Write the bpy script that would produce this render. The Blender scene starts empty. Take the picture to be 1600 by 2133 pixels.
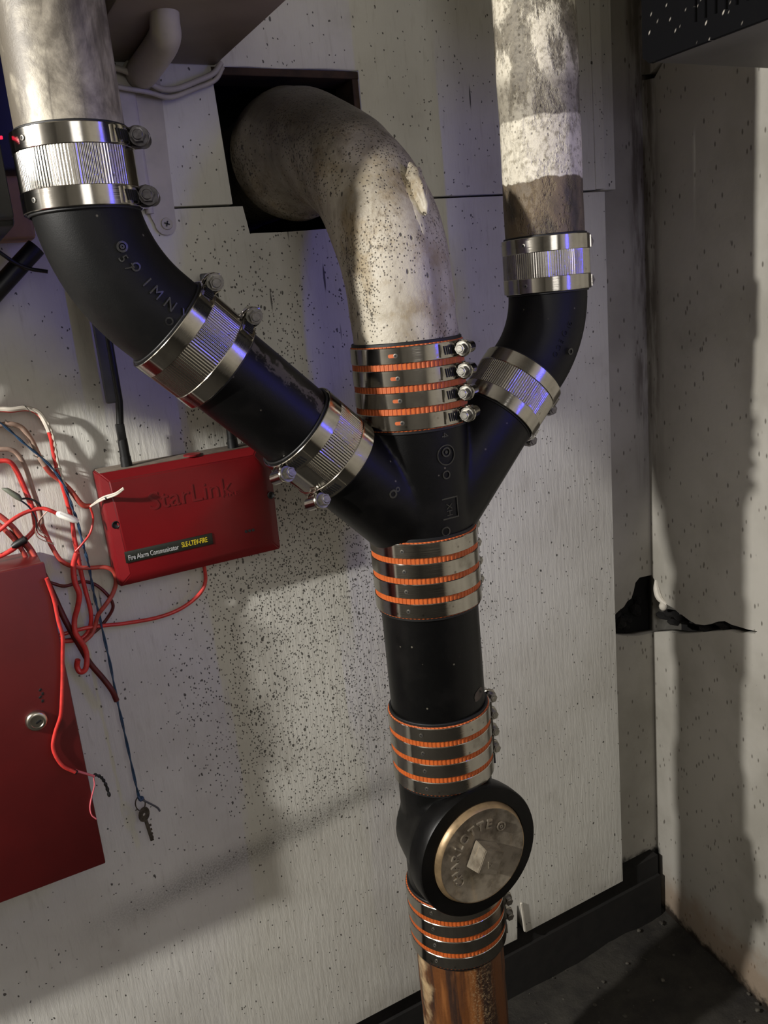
import bpy, bmesh, math, random
from mathutils import Vector, Matrix, noise
from math import sin, cos, pi, sqrt, radians as R

# ---------------------------------------------------------------- camera, light, exposure
sc = bpy.context.scene
COL = sc.collection
# X runs right along the back wall, Y goes into the wall, Z is up; the camera stands at the origin
cam_d = bpy.data.cameras.new('camera'); cam = bpy.data.objects.new('camera', cam_d); COL.objects.link(cam)
cam_d.sensor_fit = 'HORIZONTAL'; cam_d.sensor_width = 36; cam_d.lens = 39.644
cam_d.clip_start = .02
_x = Vector((.8718, -.4805, -.0960)); _y = Vector((.2003, .1707, .9648)); _z = Vector((-.4471, -.8603, .2450))
_x.normalize(); _y = (_y - _x*_x.dot(_y)).normalized(); _z = _x.cross(_y)
cam.matrix_world = Matrix(((_x.x, _y.x, _z.x, 0), (_x.y, _y.y, _z.y, 0), (_x.z, _y.z, _z.z, 0), (0, 0, 0, 1)))
sc.camera = cam

w = bpy.data.worlds.new('world'); sc.world = w; w.use_nodes = True
w.node_tree.nodes['Background'].inputs[0].default_value = (.9, .95, 1, 1)
w.node_tree.nodes['Background'].inputs[1].default_value = .0

def light(name, typ, loc, energy, color, size=.1, target=None, **k):
    d = bpy.data.lights.new(name, typ); d.energy = energy; d.color = color
    if typ == 'AREA':
        d.shape = 'RECTANGLE'; d.size = size; d.size_y = k.get('size_y', size)
        if 'spread' in k: d.spread = R(k['spread'])
    elif typ in ('POINT', 'SPOT'): d.shadow_soft_size = size
    if typ == 'SPOT': d.spot_size = R(k.get('cone', 120)); d.spot_blend = .6
    o = bpy.data.objects.new(name, d); COL.objects.link(o); o.location = loc
    if target is not None:
        o.rotation_euler = (Vector(target) - Vector(loc)).to_track_quat('-Z', 'Y').to_euler()
    return o

# bare work lamp standing low to the left, an added, unseen fill light behind the camera, a blue LED tube on the right
light('work_lamp', 'POINT', (-1.1, .552, .44), 150, (1, .97, .92), .032)
light('fill_light', 'AREA', (.10, -.95, .40), 4.4, (1, .965, .94), .5, (.35, .9, -.3), size_y=.9)
light('blue_led_tube', 'AREA', (.87, .06, .13), .50, (.012, .015, 1), .0012, (.40, .8, .06), size_y=.40, spread=100)
sc.view_settings.view_transform = 'Standard'; sc.view_settings.look = 'None'
sc.view_settings.gamma = 1; sc.view_settings.use_curve_mapping = False
sc.view_settings.exposure = 0.0

# ---------------------------------------------------------------- node helpers
def srgb(h):
    h = h.lstrip('#'); c = [int(h[i:i+2], 16)/255 for i in (0, 2, 4)]
    return tuple((v/12.92 if v <= .04045 else ((v+.055)/1.055)**2.4) for v in c) + (1,)

class NT:
    def __init__(s, name):
        s.m = bpy.data.materials.new(name); s.m.use_nodes = True
        s.t = s.m.node_tree; s.b = s.t.nodes['Principled BSDF']
        s.co = s.t.nodes.new('ShaderNodeTexCoord').outputs['Object']
        s._geo = None
    def n(s, typ, **k):
        nd = s.t.nodes.new(typ)
        for a, v in k.items(): setattr(nd, a, v)
        return nd
    def put(s, sock, v):
        if isinstance(v, bpy.types.NodeSocket): s.t.links.new(v, sock)
        else:
            if hasattr(sock.default_value, '__len__') and not hasattr(v, '__len__'): v = (v,)*len(sock.default_value)
            sock.default_value = v
    def map(s, scale=(1, 1, 1), rot=(0, 0, 0), loc=(0, 0, 0), co=None):
        nd = s.n('ShaderNodeMapping'); s.put(nd.inputs['Vector'], co or s.co)
        nd.inputs['Scale'].default_value = scale; nd.inputs['Rotation'].default_value = rot; nd.inputs['Location'].default_value = loc
        return nd.outputs[0]
    def noise(s, scale, detail=4, rough=.55, co=None, dist=0):
        nd = s.n('ShaderNodeTexNoise'); s.put(nd.inputs['Vector'], co or s.co)
        nd.inputs['Scale'].default_value = scale; nd.inputs['Detail'].default_value = detail
        nd.inputs['Roughness'].default_value = rough; nd.inputs['Distortion'].default_value = dist
        return nd.outputs['Fac']
    def vor(s, scale, co=None, rnd=1, feature='F1'):
        nd = s.n('ShaderNodeTexVoronoi'); nd.feature = feature; s.put(nd.inputs['Vector'], co or s.co)
        nd.inputs['Scale'].default_value = scale; nd.inputs['Randomness'].default_value = rnd
        return nd.outputs['Distance'], nd.outputs['Color']
    def math(s, op, a, b=0, c=None, clamp=False):
        nd = s.n('ShaderNodeMath', operation=op); nd.use_clamp = clamp
        s.put(nd.inputs[0], a); s.put(nd.inputs[1], b)
        if c is not None: s.put(nd.inputs[2], c)
        return nd.outputs[0]
    def ss(s, v, a, b):           # smooth step a -> b gives 0 -> 1
        nd = s.n('ShaderNodeMapRange', interpolation_type='SMOOTHSTEP'); s.put(nd.inputs[0], v)
        nd.inputs[1].default_value = a; nd.inputs[2].default_value = b
        nd.inputs[3].default_value = 0; nd.inputs[4].default_value = 1
        return nd.outputs[0]
    def sep(s, co=None):
        nd = s.n('ShaderNodeSeparateXYZ'); s.put(nd.inputs[0], co or s.co); return nd.outputs
    def mix(s, f, a, b):
        nd = s.n('ShaderNodeMix', data_type='RGBA'); s.put(nd.inputs[0], f); s.put(nd.inputs[6], a); s.put(nd.inputs[7], b)
        return nd.outputs[2]
    def blob(s, cx, cz, rx, rz, X=None, Z=None):     # soft patch around (cx, cz)
        o = s.sep(); X = X or o[0]; Z = Z or o[2]
        a = s.math('DIVIDE', s.math('SUBTRACT', X, cx), rx); b = s.math('DIVIDE', s.math('SUBTRACT', Z, cz), rz)
        d = s.math('ADD', s.math('MULTIPLY', a, a), s.math('MULTIPLY', b, b))
        return s.ss(d, 1.0, .15)
    def out(s, color=None, rough=None, metal=None, bump=None, strength=.3, dist=.002, **k):
        if color is not None: s.put(s.b.inputs['Base Color'], color)
        if rough is not None: s.put(s.b.inputs['Roughness'], rough)
        if metal is not None: s.put(s.b.inputs['Metallic'], metal)
        for a, v in k.items(): s.put(s.b.inputs[a.replace('_', ' ')], v)
        if bump is not None:
            nd = s.n('ShaderNodeBump'); nd.inputs['Strength'].default_value = strength; nd.inputs['Distance'].default_value = dist
            s.put(nd.inputs['Height'], bump); s.t.links.new(nd.outputs[0], s.b.inputs['Normal'])
        return s.m

def plain(name, hexc, rough=.5, metal=0, var=.25, scale=60, bump=.15, **k):
    t = NT(name); c = srgb(hexc); d = tuple(v*(1-var) for v in c[:3]) + (1,)
    f = t.noise(scale, 5)
    return t.out(t.mix(t.ss(f, .35, .7), c, d), rough, metal, bump=f, strength=bump, dist=.001, **k)

# ---------------------------------------------------------------- materials
def wall_paint(name, base, dark, specks=True, grain=True):
    t = NT(name); o = t.sep()
    c = t.mix(t.ss(t.noise(5, 5), .35, .7), srgb(base), srgb(dark))
    fine = t.noise(1, 6, .65, t.map((160, 160, 22)) if grain else t.map((90, 90, 90)))
    c = t.mix(t.math('MULTIPLY', t.ss(fine, .52, .8), .35), c, srgb('#8d8777'))
    if specks:
        # splashed spots: dense beside the stack, sparse elsewhere
        z1 = t.blob(.41, -.47, .24, .30); z2 = t.blob(.36, -.20, .14, .28); z3 = t.blob(.60, -.40, .14, .40)
        z4 = t.blob(.42, .03, .16, .12); z5 = t.blob(.70, .25, .3, .3)
        dens = t.math('ADD', t.math('MULTIPLY', z1, .50), t.math('MULTIPLY', z2, .26))
        dens = t.math('ADD', dens, t.math('MULTIPLY', z3, .13))
        dens = t.math('ADD', dens, t.math('MULTIPLY', z4, .12)); dens = t.math('ADD', dens, t.math('MULTIPLY', z5, .02))
        dens = t.math('MULTIPLY', t.math('ADD', dens, .03), t.math('ADD', .35, t.noise(14, 2)))
        nz = t.n('ShaderNodeTexNoise'); t.put(nz.inputs['Vector'], t.co); nz.inputs['Scale'].default_value = 170; nz.inputs['Detail'].default_value = 3
        va = t.n('ShaderNodeVectorMath', operation='MULTIPLY_ADD'); t.put(va.inputs[0], nz.outputs['Color']); va.inputs[1].default_value = (.004, .004, .006); t.put(va.inputs[2], t.co); wob = va.outputs[0]
        total = None
        for sc_, st, lim in ((210, .75, .32), (380, .8, .38), (110, .6, .16)):
            co = t.map((1, .02, st), loc=(3.1*sc_/100, 0, 1.7), co=wob)
            d, cc = t.vor(sc_, co); s3 = t.sep(cc)
            keep = t.math('LESS_THAN', s3[0], dens if sc_ > 100 else t.math('MULTIPLY', dens, .22))
            rad = t.math('MULTIPLY', t.math('ADD', .25, s3[1]), lim)
            m = t.math('MULTIPLY', keep, t.ss(t.math('SUBTRACT', d, rad), .05, -.03))
            total = m if total is None else t.math('MAXIMUM', total, m)
        # long runs below the hole
        co = t.map((1, .02, .09)); d, cc = t.vor(120, co); s3 = t.sep(cc)
        keep = t.math('LESS_THAN', s3[0], t.math('ADD', .004, t.math('MULTIPLY', t.math('MAXIMUM', t.blob(.42, .02, .09, .12), t.math('MULTIPLY', t.blob(.38, -.24, .1, .14), .5)), .32)))
        m = t.math('MULTIPLY', keep, t.ss(d, .22, .12)); total = t.math('MAXIMUM', total, m)
        c = t.mix(t.math('MULTIPLY', total, .88), c, srgb('#26221c'))
        # mildew band low on the board and brownish bloom
        zz = t.math('ADD', o[2], t.math('ADD', .735, t.math('MULTIPLY', o[0], -.09)))
        zz = t.math('ADD', zz, t.math('MULTIPLY', t.math('SUBTRACT', t.noise(9, 3), .5), .05))
        band = t.ss(t.math('ABSOLUTE', zz), .035, .0)
        band = t.math('MULTIPLY', band, t.math('MULTIPLY', t.ss(o[0], -.02, .2), t.ss(o[0], .62, .42)))
        gr = t.ss(t.noise(420, 3, .8), .38, .62)
        c = t.mix(t.math('MULTIPLY', t.math('MULTIPLY', band, .62), t.math('ADD', .35, t.math('MULTIPLY', gr, .6))), c, srgb('#2f2a24'))
        c = t.mix(t.math('MULTIPLY', t.ss(t.noise(11, 4), .58, .8), .22), c, srgb('#6d6250'))
        low = t.ss(t.math('ADD', o[2], t.math('MULTIPLY', t.noise(24, 5), .09)), -.985, -1.04)
        c = t.mix(t.math('MULTIPLY', low, .35), c, srgb('#5a4f40'))
    h = t.math('ADD', fine, t.math('MULTIPLY', t.noise(7, 3), .8))
    return t.out(c, .62, bump=h, strength=.62 if grain else .3, dist=.0015)

M = {}
M['board'] = wall_paint('painted_plywood', '#d0cec6', '#bfbcb3')

def recess_paint():
    t = NT('painted_masonry'); o = t.sep()
    c = t.mix(t.ss(t.noise(6, 5), .35, .7), srgb('#b2aea5'), srgb('#9b978d'))
    d, cc = t.vor(150, t.map((1, 1, .45), rot=(0, .35, 0))); s3 = t.sep(cc)
    m = t.math('MULTIPLY', t.math('LESS_THAN', s3[0], t.math('MULTIPLY', t.noise(10, 3), .36)), t.ss(d, .34, .15))
    c = t.mix(t.math('MULTIPLY', m, .7), c, srgb('#3c352b'))
    # brown run in the corner
    run = t.math('MULTIPLY', t.math('MULTIPLY', t.ss(o[0], 1.012, 1.03), t.ss(o[1], .985, 1.012)), t.ss(t.noise(1, 5, .6, t.map((60, 60, 9))), .35, .6))
    run = t.math('MULTIPLY', run, t.ss(o[2], -.45, -.1))
    c = t.mix(t.math('MULTIPLY', run, .75), c, srgb('#4d4136'))
    # dirt line along the floor
    zl = t.math('ADD', o[2], t.math('MULTIPLY', t.noise(30, 5), .10))
    c = t.mix(t.math('MULTIPLY', t.ss(zl, -1.02, -1.10), .55), c, srgb('#8a6b4a'))
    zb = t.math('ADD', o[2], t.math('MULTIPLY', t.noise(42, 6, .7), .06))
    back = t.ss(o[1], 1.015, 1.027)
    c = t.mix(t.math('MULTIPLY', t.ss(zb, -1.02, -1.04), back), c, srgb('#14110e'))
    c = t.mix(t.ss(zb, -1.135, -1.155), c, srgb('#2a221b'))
    h = t.math('ADD', t.noise(120, 5, .6), t.math('MULTIPLY', t.noise(14, 3), 1.3))
    return t.out(c, .7, bump=h, strength=.35, dist=.0015)
M['masonry'] = recess_paint()
M['soot'] = plain('sooty_board', '#15120f', .9, var=.5, scale=45, bump=.8)
def floor_m():
    t = NT('dirt_floor')
    c = t.mix(t.ss(t.noise(16, 7, .65), .35, .68), srgb('#33302a'), srgb('#1f1c19'))
    c = t.mix(t.math('MULTIPLY', t.ss(t.noise(170, 4, .7), .62, .75), .5), c, srgb('#5a554a'))
    return t.out(c, .85, bump=t.math('ADD', t.noise(30, 8, .7), t.math('MULTIPLY', t.noise(6, 3), 2)), strength=.9, dist=.006)
M['floor'] = floor_m()
M['cavity'] = plain('cavity_shade', '#0d0a08', .95, var=.6, scale=30, bump=1)  # dark backing and rubble, the holes' shade put into their colour
M['rot_wood'] = plain('rotten_wood', '#3a271b', .85, var=.6, scale=50, bump=.8)

def steel(name, ribbed=False):
    t = NT(name)
    br = t.noise(1, 4, .6, t.map((14, 14, 900)))
    sm = t.noise(45, 5, .6)
    c = t.mix(t.ss(sm, .5, .8), srgb('#aeaaa2'), srgb('#8b867d'))
    d, cc = t.vor(160); s3 = t.sep(cc)
    m = t.math('MULTIPLY', t.math('LESS_THAN', s3[0], .05), t.ss(d, .3, .1))
    c = t.mix(t.math('MULTIPLY', m, .6), c, srgb('#4a3f33'))
    r = t.math('ADD', .06, t.math('MULTIPLY', sm, .13))
    return t.out(c, r, 1.0, bump=br, strength=.10, dist=.0006)
M['steel'] = steel('brushed_stainless')
M['bolt'] = plain('plated_bolt', '#98958d', .36, .95, var=.35, scale=200, bump=.2)
M['dark_bolt'] = plain('dull_bolt', '#7d7a7c', .42, 1, var=.4, scale=200, bump=.3)
M['rubber'] = plain('black_rubber', '#0b0b0b', .55, var=.3, scale=200)
M['orange'] = plain('orange_gasket', '#b9581f', .5, var=.18, scale=80)

def cast_black(name, base='#090909', worn=None, rough=.38, rust=False):
    t = NT(name)
    f = t.noise(26, 6, .6); g = t.noise(900, 3, .7)
    c = t.mix(t.ss(f, .45, .75), srgb(base), srgb('#100f0e'))
    c = t.mix(t.math('MULTIPLY', t.ss(t.noise(60, 6, .7), .6, .8), .5), c, srgb('#1c1916'))
    d, cc = t.vor(130); s3 = t.sep(cc)
    c = t.mix(t.math('MULTIPLY', t.math('MULTIPLY', t.math('LESS_THAN', s3[0], .06), t.ss(d, .2, .05)), .6), c, srgb('#807a6c'))
    if worn is not None:
        c = t.mix(worn(t), c, srgb('#4b4642'))
    return t.out(c, t.math('ADD', rough-.06, t.math('MULTIPLY', f, .16)), 0, bump=t.math('ADD', g, t.math('MULTIPLY', f, 2)), strength=.22, dist=.0006, Specular_IOR_Level=.22)
M['cast'] = cast_black('black_cast_iron', rough=.5)
M['cast_gloss'] = cast_black('black_coated_iron', '#060606', None, .36)
def _worn(t):
    X, Y, Z = t.sep()[:3]
    s = t.math('MULTIPLY', t.math('ADD', X, t.math('MULTIPLY', Z, 1)), .7071)
    ridge = t.blob(.030, -.026, .0055, .0, X=s, Z=Y) if False else t.ss(t.math('ABSOLUTE', t.math('SUBTRACT', t.math('ADD', s, t.math('MULTIPLY', t.math('SUBTRACT', t.noise(45, 4, .6), .5), .03)), .0255)), .0075, .0045)
    front = t.ss(Y, 0, -.02)
    return t.math('MULTIPLY', t.math('MULTIPLY', ridge, front), t.ss(t.noise(38, 5, .7), .49, .53))
M['letter'] = cast_black('raised_black_iron', '#0c0c0c', None, .2)
M['letter'].node_tree.nodes['Principled BSDF'].inputs['Specular IOR Level'].default_value = .8
M['cast_worn'] = cast_black('scuffed_black_iron', '#060606', _worn, .36)

def paint_pipe(kind):
    t = NT('painted_pipe_' + kind); o = t.sep(); Z = o[2]
    n1 = t.noise(1, 6, .62, t.map((16, 16, 9)), dist=.5); n2 = t.noise(150, 5, .7); n3 = t.noise(420, 3, .7)
    if kind == 'silver':
        c = t.mix(t.ss(n1, .38, .58), srgb('#b3ab99'), srgb('#5a5348'))
        n4 = t.noise(1, 5, .6, t.map((70, 70, 12)), dist=.8)
        c = t.mix(t.math('MULTIPLY', t.ss(n4, .5, .66), .6), c, srgb('#453e35'))
        return t.out(c, .5, .1, bump=t.math('ADD', n1, t.math('MULTIPLY', n3, .4)), strength=.35, dist=.0015)
    if kind == 'mottled':
        zj = t.math('ADD', Z, t.math('MULTIPLY', t.math('SUBTRACT', t.noise(35, 4), .5), .016))
        dark = t.mix(t.ss(n2, .4, .65), srgb('#6a6253'), srgb('#4a4338'))
        white = t.mix(t.ss(n2, .45, .7), srgb('#dcd4c1'), srgb('#9b927e'))
        f = t.ss(t.noise(1, 7, .68, t.map((24, 24, 13))), .47, .56)        # upper part: flaking patches
        c = t.mix(t.math('MULTIPLY', f, .85), white, dark)
        b1 = t.math('MULTIPLY', t.ss(zj, .166, .172), t.ss(zj, .225, .200))            # dark ring
        c = t.mix(t.math('MULTIPLY', b1, .7), c, dark)
        b2 = t.math('MULTIPLY', t.ss(zj, .107, .109), t.ss(zj, .173, .170))            # white ring
        c = t.mix(t.math('MULTIPLY', b2, .85), c, white)
        c = t.mix(t.ss(zj, .109, .107), c, t.mix(t.ss(n1, .4, .6), srgb('#6e5f49'), srgb('#3b352c')))
        d, cc = t.vor(230); s3 = t.sep(cc)
        m = t.math('MULTIPLY', t.math('LESS_THAN', s3[0], .22), t.ss(d, .36, .12))
        c = t.mix(t.math('MULTIPLY', m, .6), c, srgb('#3a3329'))
        return t.out(c, .55, 0, bump=t.math('ADD', t.math('MULTIPLY', f, -1.2), t.math('ADD', n2, t.math('MULTIPLY', m, -.5))), strength=.7, dist=.0018)
    # bend: whitish paint, brown and black spotting
    Y = o[1]
    c = t.mix(t.ss(n1, .42, .68), srgb('#b0a897'), srgb('#857b67'))
    c = t.mix(t.math('MULTIPLY', t.ss(t.noise(26, 6, .65), .47, .66), .6), c, srgb('#86734f'))
    c = t.mix(t.math('MULTIPLY', t.ss(t.noise(1, 6, .65, t.map((40, 40, 12), loc=(3, 1, 0))), .55, .68), .5), c, srgb('#5e5140'))
    up = t.ss(t.math('ADD', Z, t.math('MULTIPLY', t.math('SUBTRACT', t.noise(12, 5, .6), .5), .22)), .16, .33)     # darker towards the crown
    c = t.mix(t.math('MULTIPLY', up, .92), c, srgb('#2a251f'))
    fine = t.ss(t.noise(1, 4, .8, t.map((380, 380, 150))), .50, .64)
    rim = t.math('MULTIPLY', t.ss(t.math('ADD', Y, t.math('MULTIPLY', t.noise(30, 3), .05)), .14, .22), t.ss(Z, .36, .22))
    gz = t.math('ADD', t.ss(t.noise(13, 4), .46, .62), t.math('MULTIPLY', rim, .8))
    c = t.mix(t.math('MULTIPLY', t.math('MULTIPLY', fine, t.math('MINIMUM', gz, 1)), .75), c, srgb('#4a3a26'))
    sp = None
    for s_, dn, r_, st in ((360, .85, .38, 1), (190, .30, .32, .5), (90, .12, .16, .25)):
        d, cc = t.vor(s_, t.map((1, 1, st))); s3 = t.sep(cc)
        k = t.math('LESS_THAN', s3[0], t.math('MULTIPLY', t.ss(t.noise(15, 3), .35, .7), dn*1.5))
        m = t.math('MULTIPLY', k, t.ss(d, r_, r_*.5)); sp = m if sp is None else t.math('MAXIMUM', sp, m)
    c = t.mix(t.math('MULTIPLY', sp, .85), c, srgb('#231c15'))
    return t.out(c, .48, 0, bump=t.math('ADD', t.math('MULTIPLY', n1, 2), t.math('ADD', t.math('MULTIPLY', n2, .6), t.math('MULTIPLY', sp, -.8))), strength=.5, dist=.002)
M['pipe_silver'] = paint_pipe('silver'); M['pipe_mottled'] = paint_pipe('mottled'); M['pipe_bend'] = paint_pipe('bend')
def rust():
    t = NT('rusty_painted_iron'); X, Y, Z = t.sep()[:3]
    st = t.noise(1, 5, .55, t.map((55, 55, 3.2)), dist=.4)
    c = t.mix(t.ss(st, .42, .56), srgb('#633a1a'), srgb('#33221a'))
    c = t.mix(t.ss(t.noise(1, 4, .5, t.map((40, 40, 4), loc=(5, 2, 1))), .52, .62), c, srgb('#84532a'))
    edge = t.ss(t.math('ADD', X, t.math('MULTIPLY', t.noise(30, 4), .02)), -.044, -.050)
    c = t.mix(t.math('MULTIPLY', edge, .75), c, srgb('#cdb48b'))
    ck = t.math('MULTIPLY', t.ss(t.noise(330, 4, .8), .5, .62), t.ss(t.math('ABSOLUTE', t.math('ADD', X, .004)), .022, .008))
    c = t.mix(t.math('MULTIPLY', ck, .75), c, srgb('#a38a68'))
    return t.out(c, .5, 0, bump=t.math('ADD', t.noise(120, 5, .7), st), strength=.5, dist=.0015)
M['rust'] = rust()
def brass():
    t = NT('worn_bronze')
    c = t.mix(t.ss(t.noise(40, 6, .65), .4, .7), srgb('#8f8676'), srgb('#5e5446'))
    c = t.mix(t.math('MULTIPLY', t.ss(t.noise(1, 4, .6, t.map((60, 200, 18), rot=(0, .7, 0))), .55, .75), .6), c, srgb('#a9967a'))
    return t.out(c, .42, .45, bump=t.noise(150, 5, .6), strength=.3, dist=.001)
M['brass'] = brass()
M['brass_rim'] = plain('bright_bronze_edge', '#9c8462', .4, .5, var=.4, scale=60)
M['red_plastic'] = plain('red_plastic', '#710a11', .38, var=.12, scale=20, bump=.05)
M['red_paint'] = plain('red_enamel', '#601212', .42, var=.15, scale=18, bump=.08)
M['dusty_red'] = plain('dust_covered_top', '#6b5f53', .85, var=.3, scale=120)
M['black'] = plain('black_plastic', '#0a0a0b', .45, var=.3)
M['paddle'] = plain('grey_plastic', '#505155', .5, var=.2)
M['label'] = plain('label_black', '#1c2018', .4, var=.1)
M['white_print'] = plain('white_print', '#b9bab8', .5, var=.1)
M['yellow_print'] = plain('yellow_print', '#d9c22a', .5, var=.15)
M['red_wire'] = plain('red_insulation', '#d23a34', .38, var=.3, scale=90, Coat_Weight=.2)
M['red_wire2'] = plain('faded_red_insulation', '#b5493c', .45, var=.4, scale=90)
M['dark_wire'] = plain('dark_red_insulation', '#5b1714', .45, var=.4, scale=60)
M['white_wire'] = plain('white_insulation', '#d3cabb', .5, var=.2)
M['tan_wire'] = plain('paint_smeared_jacket', '#a98d7c', .55, var=.4, scale=70)
M['blue_wire'] = plain('blue_insulation', '#2b4763', .5, var=.4, scale=90)
M['connector'] = plain('white_sleeve', '#f2efe4', .5, var=.1)
M['grey_sleeve'] = plain('grey_green_sleeve', '#5f6354', .6, var=.3)
M['pink_wire'] = plain('pink_insulation', '#d76a72', .45, var=.2)
M['old_metal'] = plain('tarnished_metal', '#6d655a', .5, .8, var=.5, scale=160, bump=.4)
M['lock'] = plain('nickel_lock', '#c7c2b4', .28, 1, var=.2)
M['duct'] = plain('beige_sheet_metal', '#857868', .5, var=.25, scale=9, bump=.1)
M['conduit'] = plain('pale_painted_steel', '#b7b09c', .5, var=.2, scale=30)
M['wallwhite'] = plain('white_painted_steel', '#b8b2a8', .5, var=.2, scale=25)
M['backboard'] = plain('varnished_board', '#c29250', .5, var=.5, scale=14, bump=.3)
M['room'] = plain('room_paint', '#6e6b66', .8, var=.2, scale=3)
M['plaster'] = plain('loose_plaster', '#cfc9bc', .7, var=.15)
M['unit_grey'] = plain('grey_sheet_metal', '#6d6a66', .5, var=.2, scale=12)
def speckled():
    t = NT('dust_specked_black'); o = t.sep(); cb = t.n('ShaderNodeCombineXYZ'); t.put(cb.inputs[0], t.math('ADD', o[1], t.math('MULTIPLY', o[2], .5))); t.put(cb.inputs[1], t.math('MULTIPLY', o[2], .55)); d, cc = t.vor(170, cb.outputs[0]); s3 = t.sep(cc)
    m = t.math('MULTIPLY', t.math('LESS_THAN', s3[0], .50), t.math('MULTIPLY', t.ss(d, .24, .08), t.ss(t.noise(40, 2), .35, .6)))
    return t.out(t.mix(t.math('MULTIPLY', m, .8), srgb('#040406'), srgb('#b5aea4')), .8, bump=t.noise(200), strength=.2, dist=.001, Specular_IOR_Level=.1)
M['speckled'] = speckled()
def emis(name, c, s):
    t = NT(name); return t.out(c, .5, Emission_Color=c, Emission_Strength=s)
M['led'] = emis('red_led', (1, .01, .06, 1), 1.0)

# ---------------------------------------------------------------- object helpers
WM = {}
def reg(o, loc=(0, 0, 0), rot=None, parent=None):
    COL.objects.link(o); m = Matrix.Translation(loc)
    if rot is not None: m = m @ rot
    o.matrix_local = m
    if parent is not None: o.parent = parent
    WM[o.name] = (WM[parent.name] if parent is not None else Matrix()) @ m
    return o
def thing(name, label, cat, loc, rot=None, group=None):
    o = bpy.data.objects.new(name, None); o.empty_display_size = .03
    reg(o, loc, rot); return tag(o, label, cat, group)
def tag(o, label=None, cat=None, group=None, kind=None):
    if label: o['label'] = label
    if cat: o['category'] = cat
    if group: o['group'] = group
    if kind: o['kind'] = kind
    return o
def obj(name, bm, mat, parent=None, local=False, smooth=True, loc=None, ang=40):
    """link a bmesh as one mesh object; coordinates are world ones unless local"""
    if not local:
        base = WM[parent.name] if parent is not None else Matrix.Translation(loc or (0, 0, 0))
        bm.transform(base.inverted())
    me = bpy.data.meshes.new(name)
    bmesh.ops.recalc_face_normals(bm, faces=bm.faces)
    if smooth:
        for f in bm.faces: f.smooth = True
        lim = R(ang)
        for e in bm.edges:
            if len(e.link_faces) == 2 and e.calc_face_angle(0) > lim: e.smooth = False
    bm.to_mesh(me); bm.free()
    for m in (mat if isinstance(mat, (list, tuple)) else [mat]): me.materials.append(m)
    o = bpy.data.objects.new(name, me)
    return reg(o, (loc or (0, 0, 0)) if parent is None else (0, 0, 0), None, parent)

def new(): return bmesh.new()
def box(bm, a, b, bev=0, rot=None, seg=2):
    a, b = Vector(a), Vector(b); t = new()
    bmesh.ops.create_cube(t, size=1); s = b-a
    bmesh.ops.scale(t, vec=s, verts=t.verts)
    if bev: bmesh.ops.bevel(t, geom=list(t.edges), offset=bev, segments=seg, affect='EDGES', profile=.5)
    if rot: t.transform(rot)
    t.transform(Matrix.Translation((a+b)/2)); join(bm, t); return bm
def join(bm, t):
    me = bpy.data.meshes.new('tmp'); t.to_mesh(me); t.free(); bm.from_mesh(me); bpy.data.meshes.remove(me)
def frame(d, up=Vector((0, 0, 1))):
    d = Vector(d).normalized()
    if abs(d.dot(up)) > .98: up = Vector((1, 0, 0))
    u = up.cross(d).normalized(); v = d.cross(u); return u, v, d
def tube(bm, pts, rad, seg=12, caps=True):
    pts = [Vector(p) for p in pts]; n = len(pts)
    rf = rad if callable(rad) else (lambda i, f: rad)
    prev = None; rings = []
    for i, p in enumerate(pts):
        d = (pts[min(i+1, n-1)] - pts[max(i-1, 0)]).normalized()
        if prev is None: u, v, _ = frame(d)
        else:
            u = prev - d*prev.dot(d)
            u.normalize(); v = d.cross(u)
        prev = u; r = rf(i, i/max(1, n-1))
        rings.append([bm.verts.new(p + (u*cos(2*pi*k/seg) + v*sin(2*pi*k/seg))*r) for k in range(seg)])
    for a, b in zip(rings, rings[1:]):
        for k in range(seg): bm.faces.new((a[k], a[(k+1) % seg], b[(k+1) % seg], b[k]))
    if caps: bm.faces.new(rings[0][::-1]); bm.faces.new(rings[-1])
    return bm
def cyl(bm, a, b, r0, r1=None, seg=32):
    r1 = r0 if r1 is None else r1
    return tube(bm, [a, b], lambda i, f: r0 if i == 0 else r1, seg)
def smooth_path(pts, n=6):
    P = [Vector(p) for p in pts]; P = [P[0]*2-P[1]] + P + [P[-1]*2-P[-2]]; out = []
    for i in range(1, len(P)-2):
        for k in range(n):
            t = k/n; a, b, c, d = P[i-1:i+3]
            out.append(.5*((2*b) + (c-a)*t + (2*a-5*b+4*c-d)*t*t + (3*b-a-3*c+d)*t**3))
    out.append(P[-2]); return out
def lathe(bm, prof, seg=64, mod=None, ax=None, phase=0):
    """prof: list of (r, z); closed ring solid if prof closes itself"""
    rings = []
    for r, z in prof:
        ring = []
        for k in range(seg):
            a = 2*pi*k/seg + phase; rr = r + (mod(a, r, z) if mod else 0)
            ring.append(bm.verts.new((rr*cos(a), rr*sin(a), z)))
        rings.append(ring)
    for a, b in zip(rings, rings[1:]):
        for k in range(seg): bm.faces.new((a[k], a[(k+1) % seg], b[(k+1) % seg], b[k]))
    return rings
def sleeve(bm, r_in, r_out, z0, z1, seg=96, mod=None, c=.0006):
    prof = [(r_in, z0), (r_out-c, z0), (r_out, z0+c), (r_out, z1-c), (r_out-c, z1), (r_in, z1), (r_in, z0)]
    m = (lambda a, r, z: mod(a) if r > (r_in+r_out)/2 else 0) if mod else None
    lathe(bm, prof, seg, m); bmesh.ops.remove_doubles(bm, verts=bm.verts, dist=1e-7); return bm
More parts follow.
